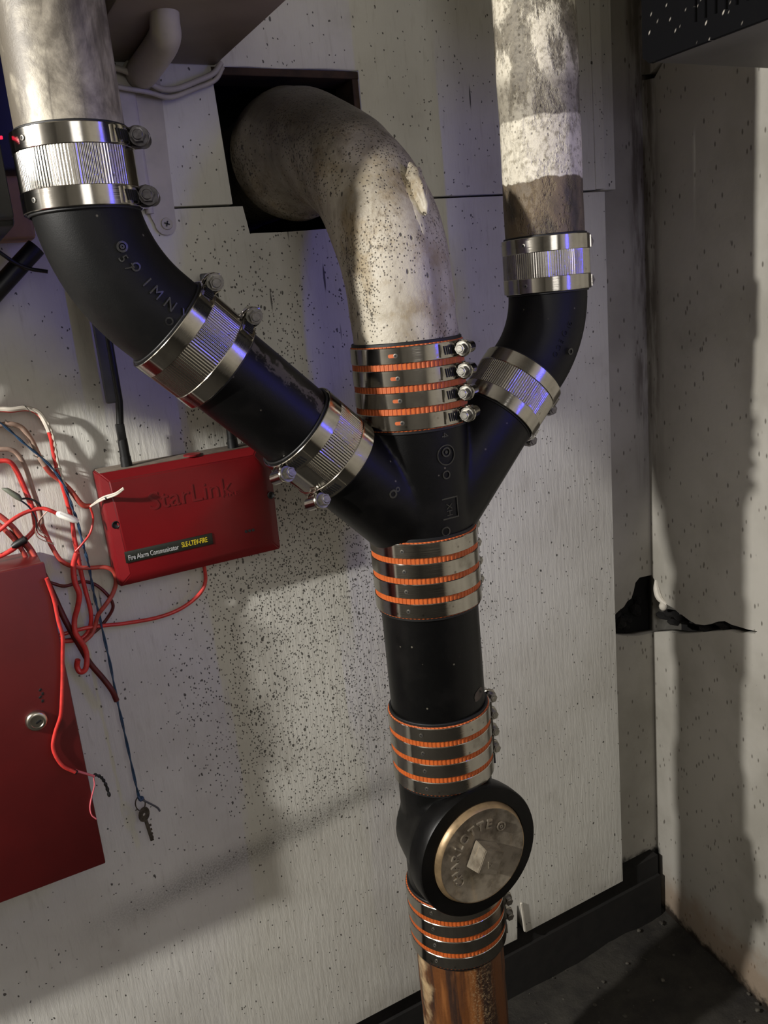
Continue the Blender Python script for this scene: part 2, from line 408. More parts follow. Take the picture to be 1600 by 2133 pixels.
def plate(outer, holes, y0, y1, axis=None):
    """flat plate from outlines in (x, z); axis(x, z, y) maps to 3-D"""
    cu = bpy.data.curves.new('tmp', 'CURVE'); cu.dimensions = '2D'; cu.fill_mode = 'BOTH'
    for poly in [outer] + holes:
        s = cu.splines.new('POLY'); s.points.add(len(poly)-1); s.use_cyclic_u = True
        for p, q in zip(s.points, poly): p.co = (q[0], q[1], 0, 1)
    cu.extrude = .5
    o = bpy.data.objects.new('tmp', cu); COL.objects.link(o)
    dg = bpy.context.evaluated_depsgraph_get(); dg.update(); me = bpy.data.meshes.new_from_object(o.evaluated_get(dg))
    bm = new(); bm.from_mesh(me); bpy.data.meshes.remove(me)
    bpy.data.objects.remove(o); bpy.data.curves.remove(cu)
    bmesh.ops.remove_doubles(bm, verts=bm.verts, dist=1e-6)
    f = axis or (lambda x, z, y: (x, y, z))
    for v in bm.verts:
        v.co = f(v.co.x, v.co.y, y0 if v.co.z < 0 else y1)
    return bm
def text_bm(s, size, depth, align='LEFT', space=1.0, offset=0):
    cu = bpy.data.curves.new('tmp', 'FONT'); cu.body = s; cu.size = size; cu.extrude = depth/2
    cu.align_x = align; cu.space_character = space; cu.offset = offset; cu.resolution_u = 3
    o = bpy.data.objects.new('tmp', cu); COL.objects.link(o)
    dg = bpy.context.evaluated_depsgraph_get(); dg.update(); me = bpy.data.meshes.new_from_object(o.evaluated_get(dg))
    bm = new(); bm.from_mesh(me); bpy.data.meshes.remove(me)
    bpy.data.objects.remove(o); bpy.data.curves.remove(cu); return bm
def warp(bm, f):
    for v in bm.verts: v.co = f(v.co)
    return bm
def ring2d(bm, cx, cy, r, w, seg=28, h=.001):
    """flat annulus in xy, thickness h in z"""
    t = new(); V = []
    for zz in (0, h):
        for rr in (r-w, r+w):
            V.append([t.verts.new((cx+rr*cos(2*pi*k/seg), cy+rr*sin(2*pi*k/seg), zz)) for k in range(seg)])
    for k in range(seg):
        j = (k+1) % seg
        for a, b in ((0, 1), (1, 3), (3, 2), (2, 0)): t.faces.new((V[a][k], V[a][j], V[b][j], V[b][k]))
    join(bm, t); return bm

# ================================================================ THE SETTING
FZ = -1.188
# floor with slight unevenness
bm = new(); nx, ny = 90, 80
vs = [[bm.verts.new((-2+3.3*i/nx, -2+3.15*j/ny, FZ + .012*noise.noise(Vector((i*.35, j*.35, 0))) + .004*noise.noise(Vector((i*1.3, j*1.3, 4))))) for j in range(ny+1)] for i in range(nx+1)]
for i in range(nx):
    for j in range(ny): bm.faces.new((vs[i][j], vs[i+1][j], vs[i+1][j+1], vs[i][j+1]))
tag(obj('floor', bm, M['floor'], ang=180), 'dark gritty dirt-covered floor', kind='structure')

crackL = [(.988, .302), (1.003, .299), (1.018, .288), (1.06, .286), (1.06, .281), (1.014, .281), (1.0, .292)]
holeL = [(.925, -.575), (.958, -.566), (.970, -.560), (.982, -.556), (.990, -.548), (1.000, -.545), (1.006, -.532), (1.010, -.519), (1.020, -.512), (1.06, -.515),
         (1.06, -.625), (1.010, -.618), (.981, -.610), (.957, -.600), (.925, -.598)]
pipehole = [(.345, .05), (.56, .05), (.56, .29), (.345, .29)]
bm = plate([(-2, FZ-.02), (1.16, FZ-.02), (1.16, 1.35), (-2, 1.35)], [holeL, pipehole], 1.03, 1.05)
wall_back = tag(obj('wall_back', bm, M['masonry'], smooth=False), 'painted masonry wall behind the white boards', kind='structure')
# cavity behind the pipe hole
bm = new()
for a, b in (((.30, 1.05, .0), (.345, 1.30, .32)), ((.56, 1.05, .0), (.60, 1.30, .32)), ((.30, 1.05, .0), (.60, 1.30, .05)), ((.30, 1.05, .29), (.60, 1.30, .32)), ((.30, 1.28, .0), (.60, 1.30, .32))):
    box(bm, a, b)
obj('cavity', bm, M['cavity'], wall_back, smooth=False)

# right wall, slightly splayed
WA = Vector((1.048, 1.03, 0)); WD = Vector((1.017-1.048, .83-1.03, 0)).normalized(); WN = Vector((-WD.y, WD.x, 0))
if WN.x < 0: WN = -WN
def rw(s, z, d): p = WA + WD*s + WN*d; return (p.x, p.y, z)
holeR = [(0, -.513), (.018, -.530), (.027, -.553), (.040, -.556), (.054, -.557), (.066, -.558), (.079, -.562), (.098, -.566), (.114, -.567), (.134, -.562), (.149, -.555), (.165, -.545), (.181, -.539), (.195, -.540), (.211, -.538), (.230, -.536), (.249, -.532),
         (.240, -.540), (.224, -.543), (.211, -.549), (.190, -.552), (.170, -.560), (.149, -.568), (.114, -.583), (.079, -.597), (.04, -.607), (0, -.622)]
crackR = [(0, .288), (.02, .284), (.045, .293), (.058, .297), (.046, .288), (.03, .276), (0, .280)]
bm = plate([(0, FZ-.02), (2.9, FZ-.02), (2.9, 1.35), (0, 1.35)] + crackR + holeR, [], 0, .02, axis=rw)
wall_right = tag(obj('wall_right', bm, M['masonry'], smooth=False), 'splayed white painted masonry wall with a torn hole', kind='structure')
bm = new()
box(bm, (.93, 1.052, -.68), (1.35, 1.06, -.46)); box(bm, (1.12, .7, -.68), (1.13, 1.06, -.46)); box(bm, (1.08, .92, .24), (1.10, 1.06, .33))
obj('cavity', bm, M['cavity'], wall_right, smooth=False)
# ragged dark crumbs inside the torn hole, and a flake of white plaster
random.seed(5)
bm = new()
for k in range(26):
    s_ = random.uniform(.01, .2); z_ = -.605 + .06*random.random()*(1-s_/.25) + s_*.22
    p = Vector(rw(s_, z_, .012+.012*random.random()))
    bmesh.ops.create_icosphere(bm, subdivisions=1, radius=random.uniform(.005, .012), matrix=Matrix.Translation(p) @ Matrix.Diagonal((1, 1.6, .6, 1)))
for k in range(14):
    p = Vector((random.uniform(.95, 1.03), 1.037+.01*random.random(), random.uniform(-.606, -.56)))
    bmesh.ops.create_icosphere(bm, subdivisions=1, radius=random.uniform(.005, .011), matrix=Matrix.Translation(p))
tag(obj('rubble', bm, M['cavity'], wall_right, ang=10), kind='stuff')
bm = new()
bmesh.ops.create_icosphere(bm, subdivisions=2, radius=.0075, matrix=Matrix.Translation(rw(.034, -.561, -.002)) @ Matrix.Diagonal((1, 1, 1.1, 1)))
tube(bm, smooth_path([rw(.012, -.520, 0), rw(.018, -.535, -.003), rw(.026, -.549, -.003), rw(.04, -.557, 0)]), lambda i, f: .002+.004*sin(pi*f), 8)
obj('plaster_flake', bm, M['plaster'], wall_right)

bm = new(); box(bm, (-2.02, -2, FZ-.02), (-2, 1.05, 1.35)); tag(obj('wall_left', bm, M['room'], smooth=False), 'plain painted wall out of view on the left', kind='structure')
bm = new(); box(bm, (-2, -2.02, FZ-.02), (1.3, -2, 1.35)); tag(obj('wall_front', bm, M['room'], smooth=False), 'plain painted wall behind the camera', kind='structure')
bm = new(); box(bm, (-2, -2, 1.35), (1.3, 1.05, 1.37)); tag(obj('ceiling', bm, M['room'], smooth=False), 'plain painted ceiling out of view', kind='structure')

# the two painted boards that line the back wall, with the square hole for the pipe
up = [(-2, .1225), (.361, .1225), (.3565, .270), (.40, .2715), (.44, .2705), (.50, .2725), (.545, .272), (.543, .1225), (.921, .1225), (.919, 1.34), (-2, 1.34)]
bm = plate(up, [], 1.0, 1.028)
obj('wall_panel', bm, M['board'], wall_back, smooth=False)
lo = [(-2, -1.070), (.40, -1.068), (.662, -1.069), (.690, -1.070), (.692, -1.070), (.696, -1.006), (.699, -1.006), (.711, -1.066), (.932, -1.066), (.9335, -.5), (.9385, .1190), (.545, .1190), (.545, .090), (.43, .088), (.3775, .0885),
      (.376, .100), (.373, .1195), (-2, .1205)]
bm = plate(lo, [], 1.0, 1.028)
obj('wall_panel', bm, M['board'], wall_back, smooth=False)
# nailed strips and the loose sliver by the stack foot
bm = new(); box(bm, (.9215, .999, .123), (.940, 1.03, 1.34), .001)
tag(obj('trim_1', bm, M['board'], smooth=False), 'narrow painted strip closing the upper board', kind='structure')
bm = new(); box(bm, (.9405, 1.012, .123), (.972, 1.03, 1.34), .001)
tag(obj('trim_2', bm, M['board'], smooth=False), 'flat painted strip beside the corner', kind='structure')
bm = new(); box(bm, (-2, 1.004, FZ-.02), (1.03, 1.03, -1.1)); box(bm, (-2, 1.010, -1.11), (1.03, 1.03, -1.06))
tag(obj('baseboard_back', bm, M['soot'], smooth=False), 'black sooty base board under the white boards', kind='structure')
bm = new(); box(bm, (.7035, .996, -1.060), (.7070, .9995, -1.002), .0006, Matrix.Rotation(R(-4), 4, 'Y'))

obj('splinter', bm, M['plaster'], wall_back, smooth=False)
# rotten wooden rim of the pipe hole
bm = new(); box(bm, (.352, 1.002, .262), (.551, 1.05, .2705), .001); box(bm, (.536, 1.002, .10), (.5445, 1.05, .262), .001)
box(bm, (.43, 1.06, .05), (.56, 1.10, .29)) if False else None
obj('hole_frame', bm, M['rot_wood'], wall_back, smooth=False)

# floor litter
random.seed(11); bm = new()
for k in range(200):
    x = random.uniform(.5, 1.02); y = random.uniform(.35, 1.0); r = random.choice((.001, .0015, .002, .003, .0045))
    bmesh.ops.create_icosphere(bm, subdivisions=1, radius=r, matrix=Matrix.Translation((x, y, FZ+.004+r*.2)) @ Matrix.Rotation(random.random()*6, 4, 'Z') @ Matrix.Diagonal((1, random.uniform(.6, 1.6), .6, 1)))
tag(obj('floor_grit', bm, plain('grit', '#4f4b43', .8, var=.7, scale=25), ang=10), 'loose grit and crumbs scattered over the dark floor', 'debris', kind='stuff')

# ================================================================ COUPLINGS
CAMDIR = Vector((0, 0, 0))
def azimuth(world_dir, rot):
    v = rot.inverted().to_3x3() @ Vector(world_dir); return math.atan2(v.y, v.x)
def place(bm, rad, az, flip=1):
    """local clamp detail: x radial outward, y tangential, z axial -> at azimuth az on radius rad"""
    m = Matrix.Rotation(az, 4, 'Z') @ Matrix.Translation((rad, 0, 0)) @ Matrix.Diagonal((1, flip, 1, 1))
    bm.transform(m); 
    return bm
def hexhead(bm, y0, x0, r=.0068, h=.006, flange=.0088):
    cyl(bm, (x0, y0, 0), (x0, y0+.002, 0), flange, seg=20)
    t = new(); cyl(t, (x0, y0+.002, 0), (x0, y0+h+.002, 0), r, r*.96, seg=6); join(bm, t)
    t = new(); cyl(t, (x0, y0+h+.0019, 0), (x0, y0+h+.0028, 0), r*.72, r*.6, seg=16); join(bm, t)
    return bm
def clamp(parent, z, width, rad, az, flip, bolt, scale=1.0, long=.026):
    """one worm-drive band clamp; band part with housing, screw, worm slots and rivet as sub-parts"""
    b = obj('band', sleeve(new(), rad-.0007, rad+.0006, z-width/2, z+width/2, 96), M['steel'], parent, True)
    h = new(); x0 = .0085*scale
    tube(h, [(x0, -long/2, 0), (x0, long/2-.004, 0)], .0076*scale, 20)                          # barrel
    box(h, (.0, -long/2+.003, -.0070*scale), (x0, long/2-.009, .0070*scale), .001)
    box(h, (-.001, long/2-.0085, -width/2*.82), (.0075, long/2-.0065, width/2*.82), .0006)    # folded saddle lugs
    box(h, (-.001, -long/2, -width/2*.82), (.0065, -long/2+.002, width/2*.82), .0006)
    for s in (-1, 1): tube(h, smooth_path([(-.0005, long/2-.006, s*width*.40), (.006, long/2-.004, s*width*.47), (.0125, long/2-.004, s*width*.30), (x0+.0075, long/2-.005, 0)], 4), .0016, 8)
    h.transform(Matrix.Translation((0, 0, 0))); place(h, rad, az, flip); h.transform(Matrix.Translation((0, 0, z)))
    obj('screw_housing', h, M['steel'] if bolt != 'dark' else M['dark_bolt'], b, True)
    s = new(); hexhead(s, long/2-.002, x0, .0068*scale, .006, .0088*scale); place(s, rad, az, flip); s.transform(Matrix.Translation((0, 0, z)))
    obj('hex_screw', s, M['bolt'] if bolt != 'dark' else M['dark_bolt'], b, True)
    # raised band end with worm slots, ahead of the screw head
    t = new(); n = 9; a0 = az + flip*(.034/rad); a1 = az + flip*(.010/rad)
    V = []
    for k in range(n):
        a = a0 + (a1-a0)*k/(n-1); rr = rad + .0013 + (.0012 if k == 0 else 0)
        V.append([t.verts.new((rr_*cos(a), rr_*sin(a), z+zz)) for rr_ in (rad+.0004, rr) for zz in (-width*.40, width*.40)])
    for a, c in zip(V, V[1:]):
        for q in ((0, 1), (1, 3), (3, 2), (2, 0)): t.faces.new((a[q[0]], c[q[0]], c[q[1]], a[q[1]]))
    t.faces.new((V[0][0], V[0][1], V[0][3], V[0][2])); t.faces.new((V[-1][0], V[-1][1], V[-1][3], V[-1][2]))
    obj('band_end', t, M['steel'], b, True)
    t = new()
    for k in range(6):
        a = az + flip*((.014+.0028*k)/rad)
        u = new(); box(u, (-.0004, -.0006, -width*.27), (.0004, .0006, width*.27), 0, Matrix.Rotation(.16, 4, 'X'))
        u.transform(Matrix.Translation((0, 0, z)) @ Matrix.Rotation(a, 4, 'Z') @ Matrix.Translation((rad+.0015, 0, 0))); join(t, u)
    obj('worm_slots', t, M['rubber'], b, True, smooth=False)
    return b
def rivet(b, z, rad, az, slot=0):
    t = new(); m = Matrix.Translation((0, 0, z)) @ Matrix.Rotation(az, 4, 'Z') @ Matrix.Translation((rad+.0006, 0, 0)) @ Matrix.Rotation(pi/2, 4, 'Y')
    lathe(t, [(.0012, 0), (.0024, 0), (.0022, .0008), (.0013, .0009), (.0010, .0002)], 16); t.transform(m); obj('rivet', t, M['bolt'], b, True)
    t = new(); cyl(t, (0, 0, 0), (0, 0, .0004), .0012, seg=12); t.transform(m); obj('rivet_hole', t, M['rubber'], b, True)
    if slot:
        t = new(); k = slot/rad
        for i in range(5):
            a = az - k*(.3+.7*i/4); u = new(); cyl(u, (0, 0, 0), (0, 0, .0003+.00002*i), .0019, seg=12)
            u.transform(Matrix.Translation((0, 0, z)) @ Matrix.Rotation(a, 4, 'Z') @ Matrix.Translation((rad+.0006, 0, 0)) @ Matrix.Rotation(pi/2, 4, 'Y')); join(t, u)
        obj('slot', t, M['orange'], b, True)
def hd_coupling(zmid, label, az_world, rivet_dir, slot, r=.0605, L=.085):
    """orange gasket sleeve with four wide stainless bands"""
    c = thing('banded_coupling', label, 'pipe coupling', (.463, .8, zmid), None, 'orange gasket couplings on the main stack')
    bm = sleeve(new(), .0567, r, -L/2-.0012, L/2+.0012, 480, lambda a: -.0007 if math.fmod(a*80/pi*1.0+100, 2) < .75 else 0, .0005)
    obj('gasket', bm, M['orange'], c, True, ang=25)
    bm = sleeve(new(), .0566, .0592, -L/2-.0045, L/2+.0045, 64); obj('inner_sleeve', bm, M['rubber'], c, True)
    az = math.atan2(az_world[1], az_world[0]); ra = math.atan2(rivet_dir[1], rivet_dir[0])
    pitch = (L-.0165)/3
    for k in range(4):
        z = (1.5-k)*pitch
        fl = -1
        b = clamp(c, z, .0165, r+.0004, az, fl, 'bright', .84, .024)
        rivet(b, z, r+.0004, ra + .004*k, slot)
    return c
def std_coupling(loc, rot, label, az_dirs, r=.0495, L=.064, bolt='bright', rdir=None, W=.0165):
    """corrugated stainless shield with two band clamps over black rubber"""
    c = thing('shielded_coupling', label, 'pipe coupling', loc, rot, 'corrugated steel couplings on the side branches')
    bm = sleeve(new(), .0455, r-.0022, -L/2-.0022, L/2+.0022, 64); obj('gasket', bm, M['rubber'], c, True)
    az0 = azimuth(az_dirs[0][0], rot)
    def ribs(a):
        d = abs((a-az0-pi+pi) % (2*pi)); d = min(d, 2*pi-d)
        if d < .45: return 0
        return .00030*cos(a*116)
    bm = sleeve(new(), r-.0022, r-.0004, -L/2+.002, L/2-.002, 116*6, ribs, 0)
    obj('corrugated_shield', bm, M['steel'], c, True, ang=60)
    for (d, fl), z in zip(az_dirs, (L/2-W/2, -L/2+W/2)):
        az = azimuth(d, rot)
        b = clamp(c, z, W, r, az, fl, bolt, .92, .022)
        if rdir: rivet(b, z, r, azimuth(rdir, rot))
    return c
I4 = Matrix()
RL = Matrix.Rotation(R(-45), 4, 'Y')      # local z -> up and left  (left branch)
RR = Matrix.Rotation(R(45), 4, 'Y')       # local z -> up and right (right branch)
def on_left(s):  # point on the left branch axis x + z = .206
    return Vector((.206/2 + s/sqrt(2), .8, .206/2 - s/sqrt(2)))
def on_right(s): # point on the right branch axis z - x = -.718
    return Vector((.718/2 + s/sqrt(2), .8, -.718/2 + s/sqrt(2)))

# ================================================================ PIPES AND FITTINGS
def pipe_thing(name, label, pts, r, mat, loc, seg=64, lump=0, cat='pipe'):
    bm = tube(new(), pts, r, seg)
    if lump:
        for v in bm.verts: v.co += Vector((noise.noise(v.co*22), noise.noise(v.co*22+Vector((7, 0, 0))), noise.noise(v.co*22+Vector((0, 7, 0)))))*lump
    return tag(obj(name, bm, mat, None, loc=loc), label, cat)
def rng(a, b, n): return [Vector(a).lerp(Vector(b), i/(n-1)) for i in range(n)]
# left riser
o = pipe_thing('painted_pipe', 'thick silvery painted riser with dark smears entering top left', rng((.154, .8, .127), (.154, .8, 1.34), 40), .0447, M['pipe_silver'], (.154, .8, 0), lump=.0008)
# right riser
pipe_thing('painted_pipe', 'right riser with flaking white and brown paint in rings', rng((.658, .8, .019), (.658, .8, 1.34), 60), .0447, M['pipe_mottled'], (.658, .8, 0), lump=.0010)
# the central painted bend out of the wall
def arc(c, r, a0, a1, n): return [(c[0], c[1] + r*cos(a0+(a1-a0)*i/(n-1)), c[2] + r*sin(a0+(a1-a0)*i/(n-1))) for i in range(n)]
path = rng((.4380, 1.24, .172), (.4450, 1.015, .1745), 22) + [Vector((p[0] - .0165*max(0, (p[1]-.80)/.2)**1.5, p[1], p[2]-.002*max(0, (p[1]-.8)/.2))) for p in arc((.463, 1.0, -.022), .2, pi/2, pi, 40)] + rng((.463, .8, -.026), (.463, .8, -.089), 6)
def brad(i, f):
    p = path[i]; y = p[1]; r = .0575
    if y > .90: r += .0155*min(1, (y-.90)/.095)**1.3
    if .985 < y < 1.02: r = .0742
    if y >= 1.02: r = .064
    if p[2] < -.02: r = .0565
    return r
bend = thing('painted_bend', 'large white painted and spotted pipe bend coming out of the wall hole', 'pipe', (.463, .8, -.09))
bm = tube(new(), path, brad, 72)
for v in bm.verts:
    if v.co.z > -.035: v.co += Vector((noise.noise(v.co*17), noise.noise(v.co*17+Vector((7, 0, 0))), noise.noise(v.co*17+Vector((0, 7, 0)))))*.0035
obj('bend_body', bm, M['pipe_bend'], bend)
# the lump of plaster standing up on the bend
bm = new()
bmesh.ops.create_icosphere(bm, subdivisions=4, radius=1)
for v in bm.verts:
    v.co *= 1 + .16*noise.noise(v.co*2.3)
    z = v.co.z; v.co = Vector((v.co.x*.0075*(1+.5*(z > .6)), v.co.y*.0095, z*.029))
bm.transform(Matrix.Translation((.4760, .770, .101)) @ Matrix.Rotation(R(-27), 4, 'X') @ Matrix.Rotation(R(2), 4, 'Y'))
obj('plaster_ridge', bm, M['pipe_bend'], bend)
bm = new()
bmesh.ops.create_icosphere(bm, subdivisions=3, radius=1)
for v in bm.verts: v.co *= 1 + .2*noise.noise(v.co*2.9+Vector((3, 1, 2))); v.co = Vector((v.co.x*.010, v.co.y*.0055, v.co.z*.034))
bm.transform(Matrix.Translation((.4690, .7675, .078)) @ Matrix.Rotation(R(-22), 4, 'X') @ Matrix.Rotation(R(2), 4, 'Y'))
obj('plaster_ridge', bm, M['pipe_bend'], bend)

# elbows (one eighth bends)
def eighth(corner, R_, r, side, ends, n=22):
    """side -1: from vertical down into the left branch; +1: the right one"""
    t = R_*math.tan(R(22.5)); C = Vector(corner)
    top = C + Vector((0, 0, t)); d = Vector((1, 0, -1)).normalized() if side < 0 else Vector((-1, 0, -1)).normalized()
    cen = top + Vector((R_ if side < 0 else -R_, 0, 0)); s = 1 if side < 0 else -1
    P = [C + Vector((0, 0, ends[0]))]
    for i in range(n):
        a = R(45)*i/(n-1); P.append(cen + Vector((-s*R_*cos(a), 0, -R_*sin(a))))
    P.append(C + d*ends[1]); return P
def surf_on_tube(path, r, bm, s0, az0, scale=1):
    """wrap a flat xy mesh (x along the pipe, y around it) on the tube surface"""
    L = [0]
    for a, b in zip(path, path[1:]): L.append(L[-1] + (b-a).length)
    def f(co):
        s = s0 + co.x*scale; i = max(0, min(len(path)-2, next((k for k in range(len(L)-1) if L[k+1] > s), len(L)-2)))
        u = (s-L[i])/(L[i+1]-L[i]); p = path[i].lerp(path[i+1], u); d = (path[i+1]-path[i]).normalized()
        side = Vector((0, -1, 0)); oth = d.cross(side).normalized(); a = az0 - co.y*scale/r
        return p + (side*cos(a) + oth*sin(a))*(r + co.z)
    return warp(bm, f)
eL = eighth((.154, .8, .052), .15, .045, -1, (.06, .09))
el = thing('elbow_fitting', 'matt black eighth bend with raised lettering under the silvery left riser', 'pipe fitting', (.154, .8, .07))
obj('elbow_body', tube(new(), eL, .0452, 72), M['cast'], el)
bm = new(); ring2d(bm, .0, 0, .0040, .0009, h=.002); ring2d(bm, .0, 0, .0014, .0008, 12, h=.002)
ring2d(bm, .020, .001, .0033, .0008, h=.0012); ring2d(bm, .071, -.012, .003, .0007, h=.001); ring2d(bm, .083, .018, .0018, .0006, h=.001)
t_ = text_bm('5 7', .011, .0028); t_.transform(Matrix.Translation((.006, -.008, .0006))); join(bm, t_)
t_ = text_bm('I M N Y', .014, .0030, space=1.05); t_.transform(Matrix.Translation((.034, -.005, .0006))); join(bm, t_)
surf_on_tube([Vector(p) for p in eL], .0452, bm, .058, R(-8)); obj('raised_lettering', bm, M['letter'], el)
eR = eighth((.658, .8, -.060), .115, .045, 1, (.06, .085))
er = thing('elbow_fitting', 'smaller matt black eighth bend under the flaking right riser', 'pipe fitting', (.658, .8, -.05))
obj('elbow_body', tube(new(), eR, .0452, 72), M['cast'], er)
bm = new(); ring2d(bm, .0, .0, .003, .0007, h=.0009)
t_ = text_bm('E C O', .009, .001); t_.transform(Matrix.Translation((.008, -.004, .0004))); join(bm, t_)
t_ = text_bm('21', .008, .001); t_.transform(Matrix.Translation((-.014, .001, .0004))); join(bm, t_)
surf_on_tube([Vector(p) for p in eR], .0452, bm, .062, R(6)); obj('raised_lettering', bm, M['cast'], er)

# scuffed black pipe between the two left couplings
pp = [on_left(.155), on_left(.372)]
bm = tube(new(), [on_left(.155+.217*i/20) for i in range(21)], .0450, 64)
tag(obj('black_pipe', bm, M['cast_worn'], None, loc=on_left(.264)), 'short slanting black pipe with scuffed grey patches above the red box', 'pipe')

# double wye
wy = thing('double_wye', 'black double wye fitting joining both branches to the stack', 'pipe fitting', (.463, .8, -.30))
def remesh(o, vs_=.003, it=6):
    m = o.modifiers.new('remesh', 'REMESH'); m.mode = 'VOXEL'; m.voxel_size = vs_; m.use_smooth_shade = True
    m = o.modifiers.new('smooth', 'SMOOTH'); m.factor = .6; m.iterations = it
bm = new(); cyl(bm, (.463, .8, -.300), (.463, .8, -.092), .0572, seg=64)
cyl(bm, on_left(.345), (.463, .8, -.257), .0458, .050, 64); cyl(bm, on_right(.330), (.463, .8, -.256), .0458, .050, 64)
b = obj('wye_body', bm, M['cast_gloss'], wy); remesh(b, .003, 7)
def on_stack(bm, z0, az0, r, zc=None):     # text x -> down the pipe, y -> around
    def f(co):
        a = az0 + co.y/r; rr = r + co.z
        return Vector((.463 + rr*sin(a), .8 - rr*cos(a), z0 - co.x))
    return warp(bm, f)
bm = new(); t_ = text_bm('4', .012, .001); t_.transform(Matrix.Translation((0, -.004, .0004))); join(bm, t_)
ring2d(bm, .024, .0, .0105, .0006, h=.001); ring2d(bm, .021, .0, .0045, .0008, h=.0012); ring2d(bm, .021, 0, .001, .0008, 10, h=.001)
ring2d(bm, .045, -.002, .0040, .0007, h=.0012)
box(bm, (.070, -.010, 0), (.0715, .010, .001)); box(bm, (.092, -.010, 0), (.0935, .010, .001)); box(bm, (.070, .009, 0), (.0935, .010, .001))
t_ = text_bm('XH', .010, .001); t_.transform(Matrix.Translation((.076, -.005, .0004))); join(bm, t_)
ring2d(bm, .106, -.008, .0045, .0007, h=.0012)
on_stack(bm, -.142, R(3), .0572); obj('raised_lettering', bm, M['letter'], wy)
bm = new(); ring2d(bm, 0, 0, .0036, .001, h=.0016); ring2d(bm, .002, .007, .002, .0007, h=.001)
def f_(co): 
    p = on_left(.425); side = Vector((0, -1, 0)); oth = Vector((.7071, 0, .7071)); a = co.y/.047
    return p + Vector((.7071, 0, -.7071))*co.x + (side*cos(a)+oth*sin(a))*(.0470+co.z)
warp(bm, f_); obj('raised_mark', bm, M['letter'], wy)
bm = new(); ring2d(bm, 0, 0, .003, .0009, h=.0014)
def f_(co):
    p = on_right(.402); side = Vector((0, -1, 0)); oth = Vector((.7071, 0, -.7071)); a = R(8)+co.y/.047
    return p + Vector((.7071, 0, .7071))*co.x + (side*cos(a)+oth*sin(a))*(.0472+co.z)
warp(bm, f_); obj('raised_mark', bm, M['letter'], wy)

# straight stack pipe
bm = tube(new(), rng((.463, .8, -.516), (.463, .8, -.302), 12), .0562, 72)
stk = thing('stack_pipe', 'upright black cast iron stack pipe between two orange-banded couplings', 'pipe', (.463, .8, -.516))
obj('pipe_body', bm, M['cast_gloss'], stk)
bm = new()
random.seed(3)
n_ = 22
for q in (0,):
    pts = []
    for k in range(n_):
        a = 2*pi*k/n_; rr = .0065*(1+.35*noise.noise(Vector((cos(a)*2, sin(a)*2, 5)))); pts.append((cos(a)*rr*1.1, sin(a)*rr*1.7))
    vs_ = [bm.verts.new((p[0], p[1], .0003)) for p in pts]; bm.faces.new(vs_)
    bmesh.ops.extrude_face_region(bm, geom=list(bm.faces))
bm2 = new(); join(bm2, bm)
def f_(co): a = R(18)+co.y/.0562; rr = .0562+.0002+co.z*.3; a2 = a; return Vector((.463+rr*sin(a2+R(10)), .8-rr*cos(a2+R(10)), -.452+co.x))
warp(bm2, f_); obj('rust_patch', bm2, plain('bare_brown_metal', '#4a3f35', .6, var=.4, scale=120, bump=.5), stk)

# clean-out tee: body, hub ring, bronze plug with raised square and lettering
CZ = -.641
ct = thing('cleanout_tee', 'black clean-out tee with a round bronze plug facing out', 'pipe fitting', (.463, .8, -.76))
bm = new(); cyl(bm, (.463, .8, -.765), (.463, .8, -.518), .0570, seg=64)
cyl(bm, (.463, .83, CZ), (.463, .742, CZ), .0600, .0800, 72)
cyl(bm, (.463, .775, CZ), (.463, .738, CZ), .0730, .0810, 72)
b = obj('tee_body', bm, M['cast_gloss'], ct); remesh(b, .003, 5)
def ringY(prof, mat, name, seg=80, par=None):   # lathe about the plug axis (toward the viewer)
    bm = new(); lathe(bm, prof, seg); bmesh.ops.remove_doubles(bm, verts=bm.verts, dist=1e-7)
    bm.transform(Matrix.Translation((.463, 0, CZ)) @ Matrix.Rotation(pi/2, 4, 'X')); return obj(name, bm, mat, par or ct)
ringY([(.0605, -.760), (.0805, -.760), (.0815, -.750), (.0812, -.736), (.0800, -.7335), (.0640, -.7335), (.0625, -.736), (.0605, -.760)][::-1], M['cast_gloss'], 'hub_ring')
plug = ringY([(.0001, -.7268), (.0565, -.7268), (.0575, -.7262), (.0588, -.7264), (.0622, -.7350), (.0620, -.757), (.0001, -.757)], M['brass'], 'plug')
# (negative z after the turn points into the wall, so mirror the profile about the ring face)
ringY([(.0590, .0), (.0590, .0)], M['brass_rim'], 'plug_seat') if False else None
bm = new(); lathe(bm, [(.0582, -.7275), (.0586, -.7260), (.0594, -.7264), (.0630, -.7342), (.0630, -.7370), (.0600, -.7370), (.0582, -.7275)], 80)
bmesh.ops.remove_doubles(bm, verts=bm.verts, dist=1e-7)
bm.transform(Matrix.Translation((.463, 0, CZ)) @ Matrix.Rotation(pi/2, 4, 'X')); tag(obj('plug_rim', bm, M['brass_rim'], plug), 'brighter worn rim of the bronze plug')
bm = new(); t_ = new(); bmesh.ops.create_cone(t_, segments=4, radius1=.0232, radius2=.0195, depth=.020, cap_ends=True)
bmesh.ops.bevel(t_, geom=list(t_.edges), offset=.0008, segments=2, affect='EDGES')
t_.transform(Matrix.Translation((.4605, .7165, CZ+.003)) @ Matrix.Rotation(pi/2, 4, 'X') @ Matrix.Rotation(R(17), 4, 'Z')); join(bm, t_)
obj('square_lug', bm, M['brass'], plug)
bm = new()
def letter(ch, ang, size=.0155, rr=.0345):
    t = text_bm(ch, size, .0030, 'CENTER', offset=.0003)
    t.transform(Matrix.Translation((.463, .7262, CZ)) @ Matrix.Rotation(pi/2, 4, 'X') @ Matrix.Rotation(ang-pi/2, 4, 'Z') @ Matrix.Translation((0, rr, 0))); join(bm, t)
for k, ch in enumerate('CHARLOTTE'): letter(ch, R(212 - 17.2*k))
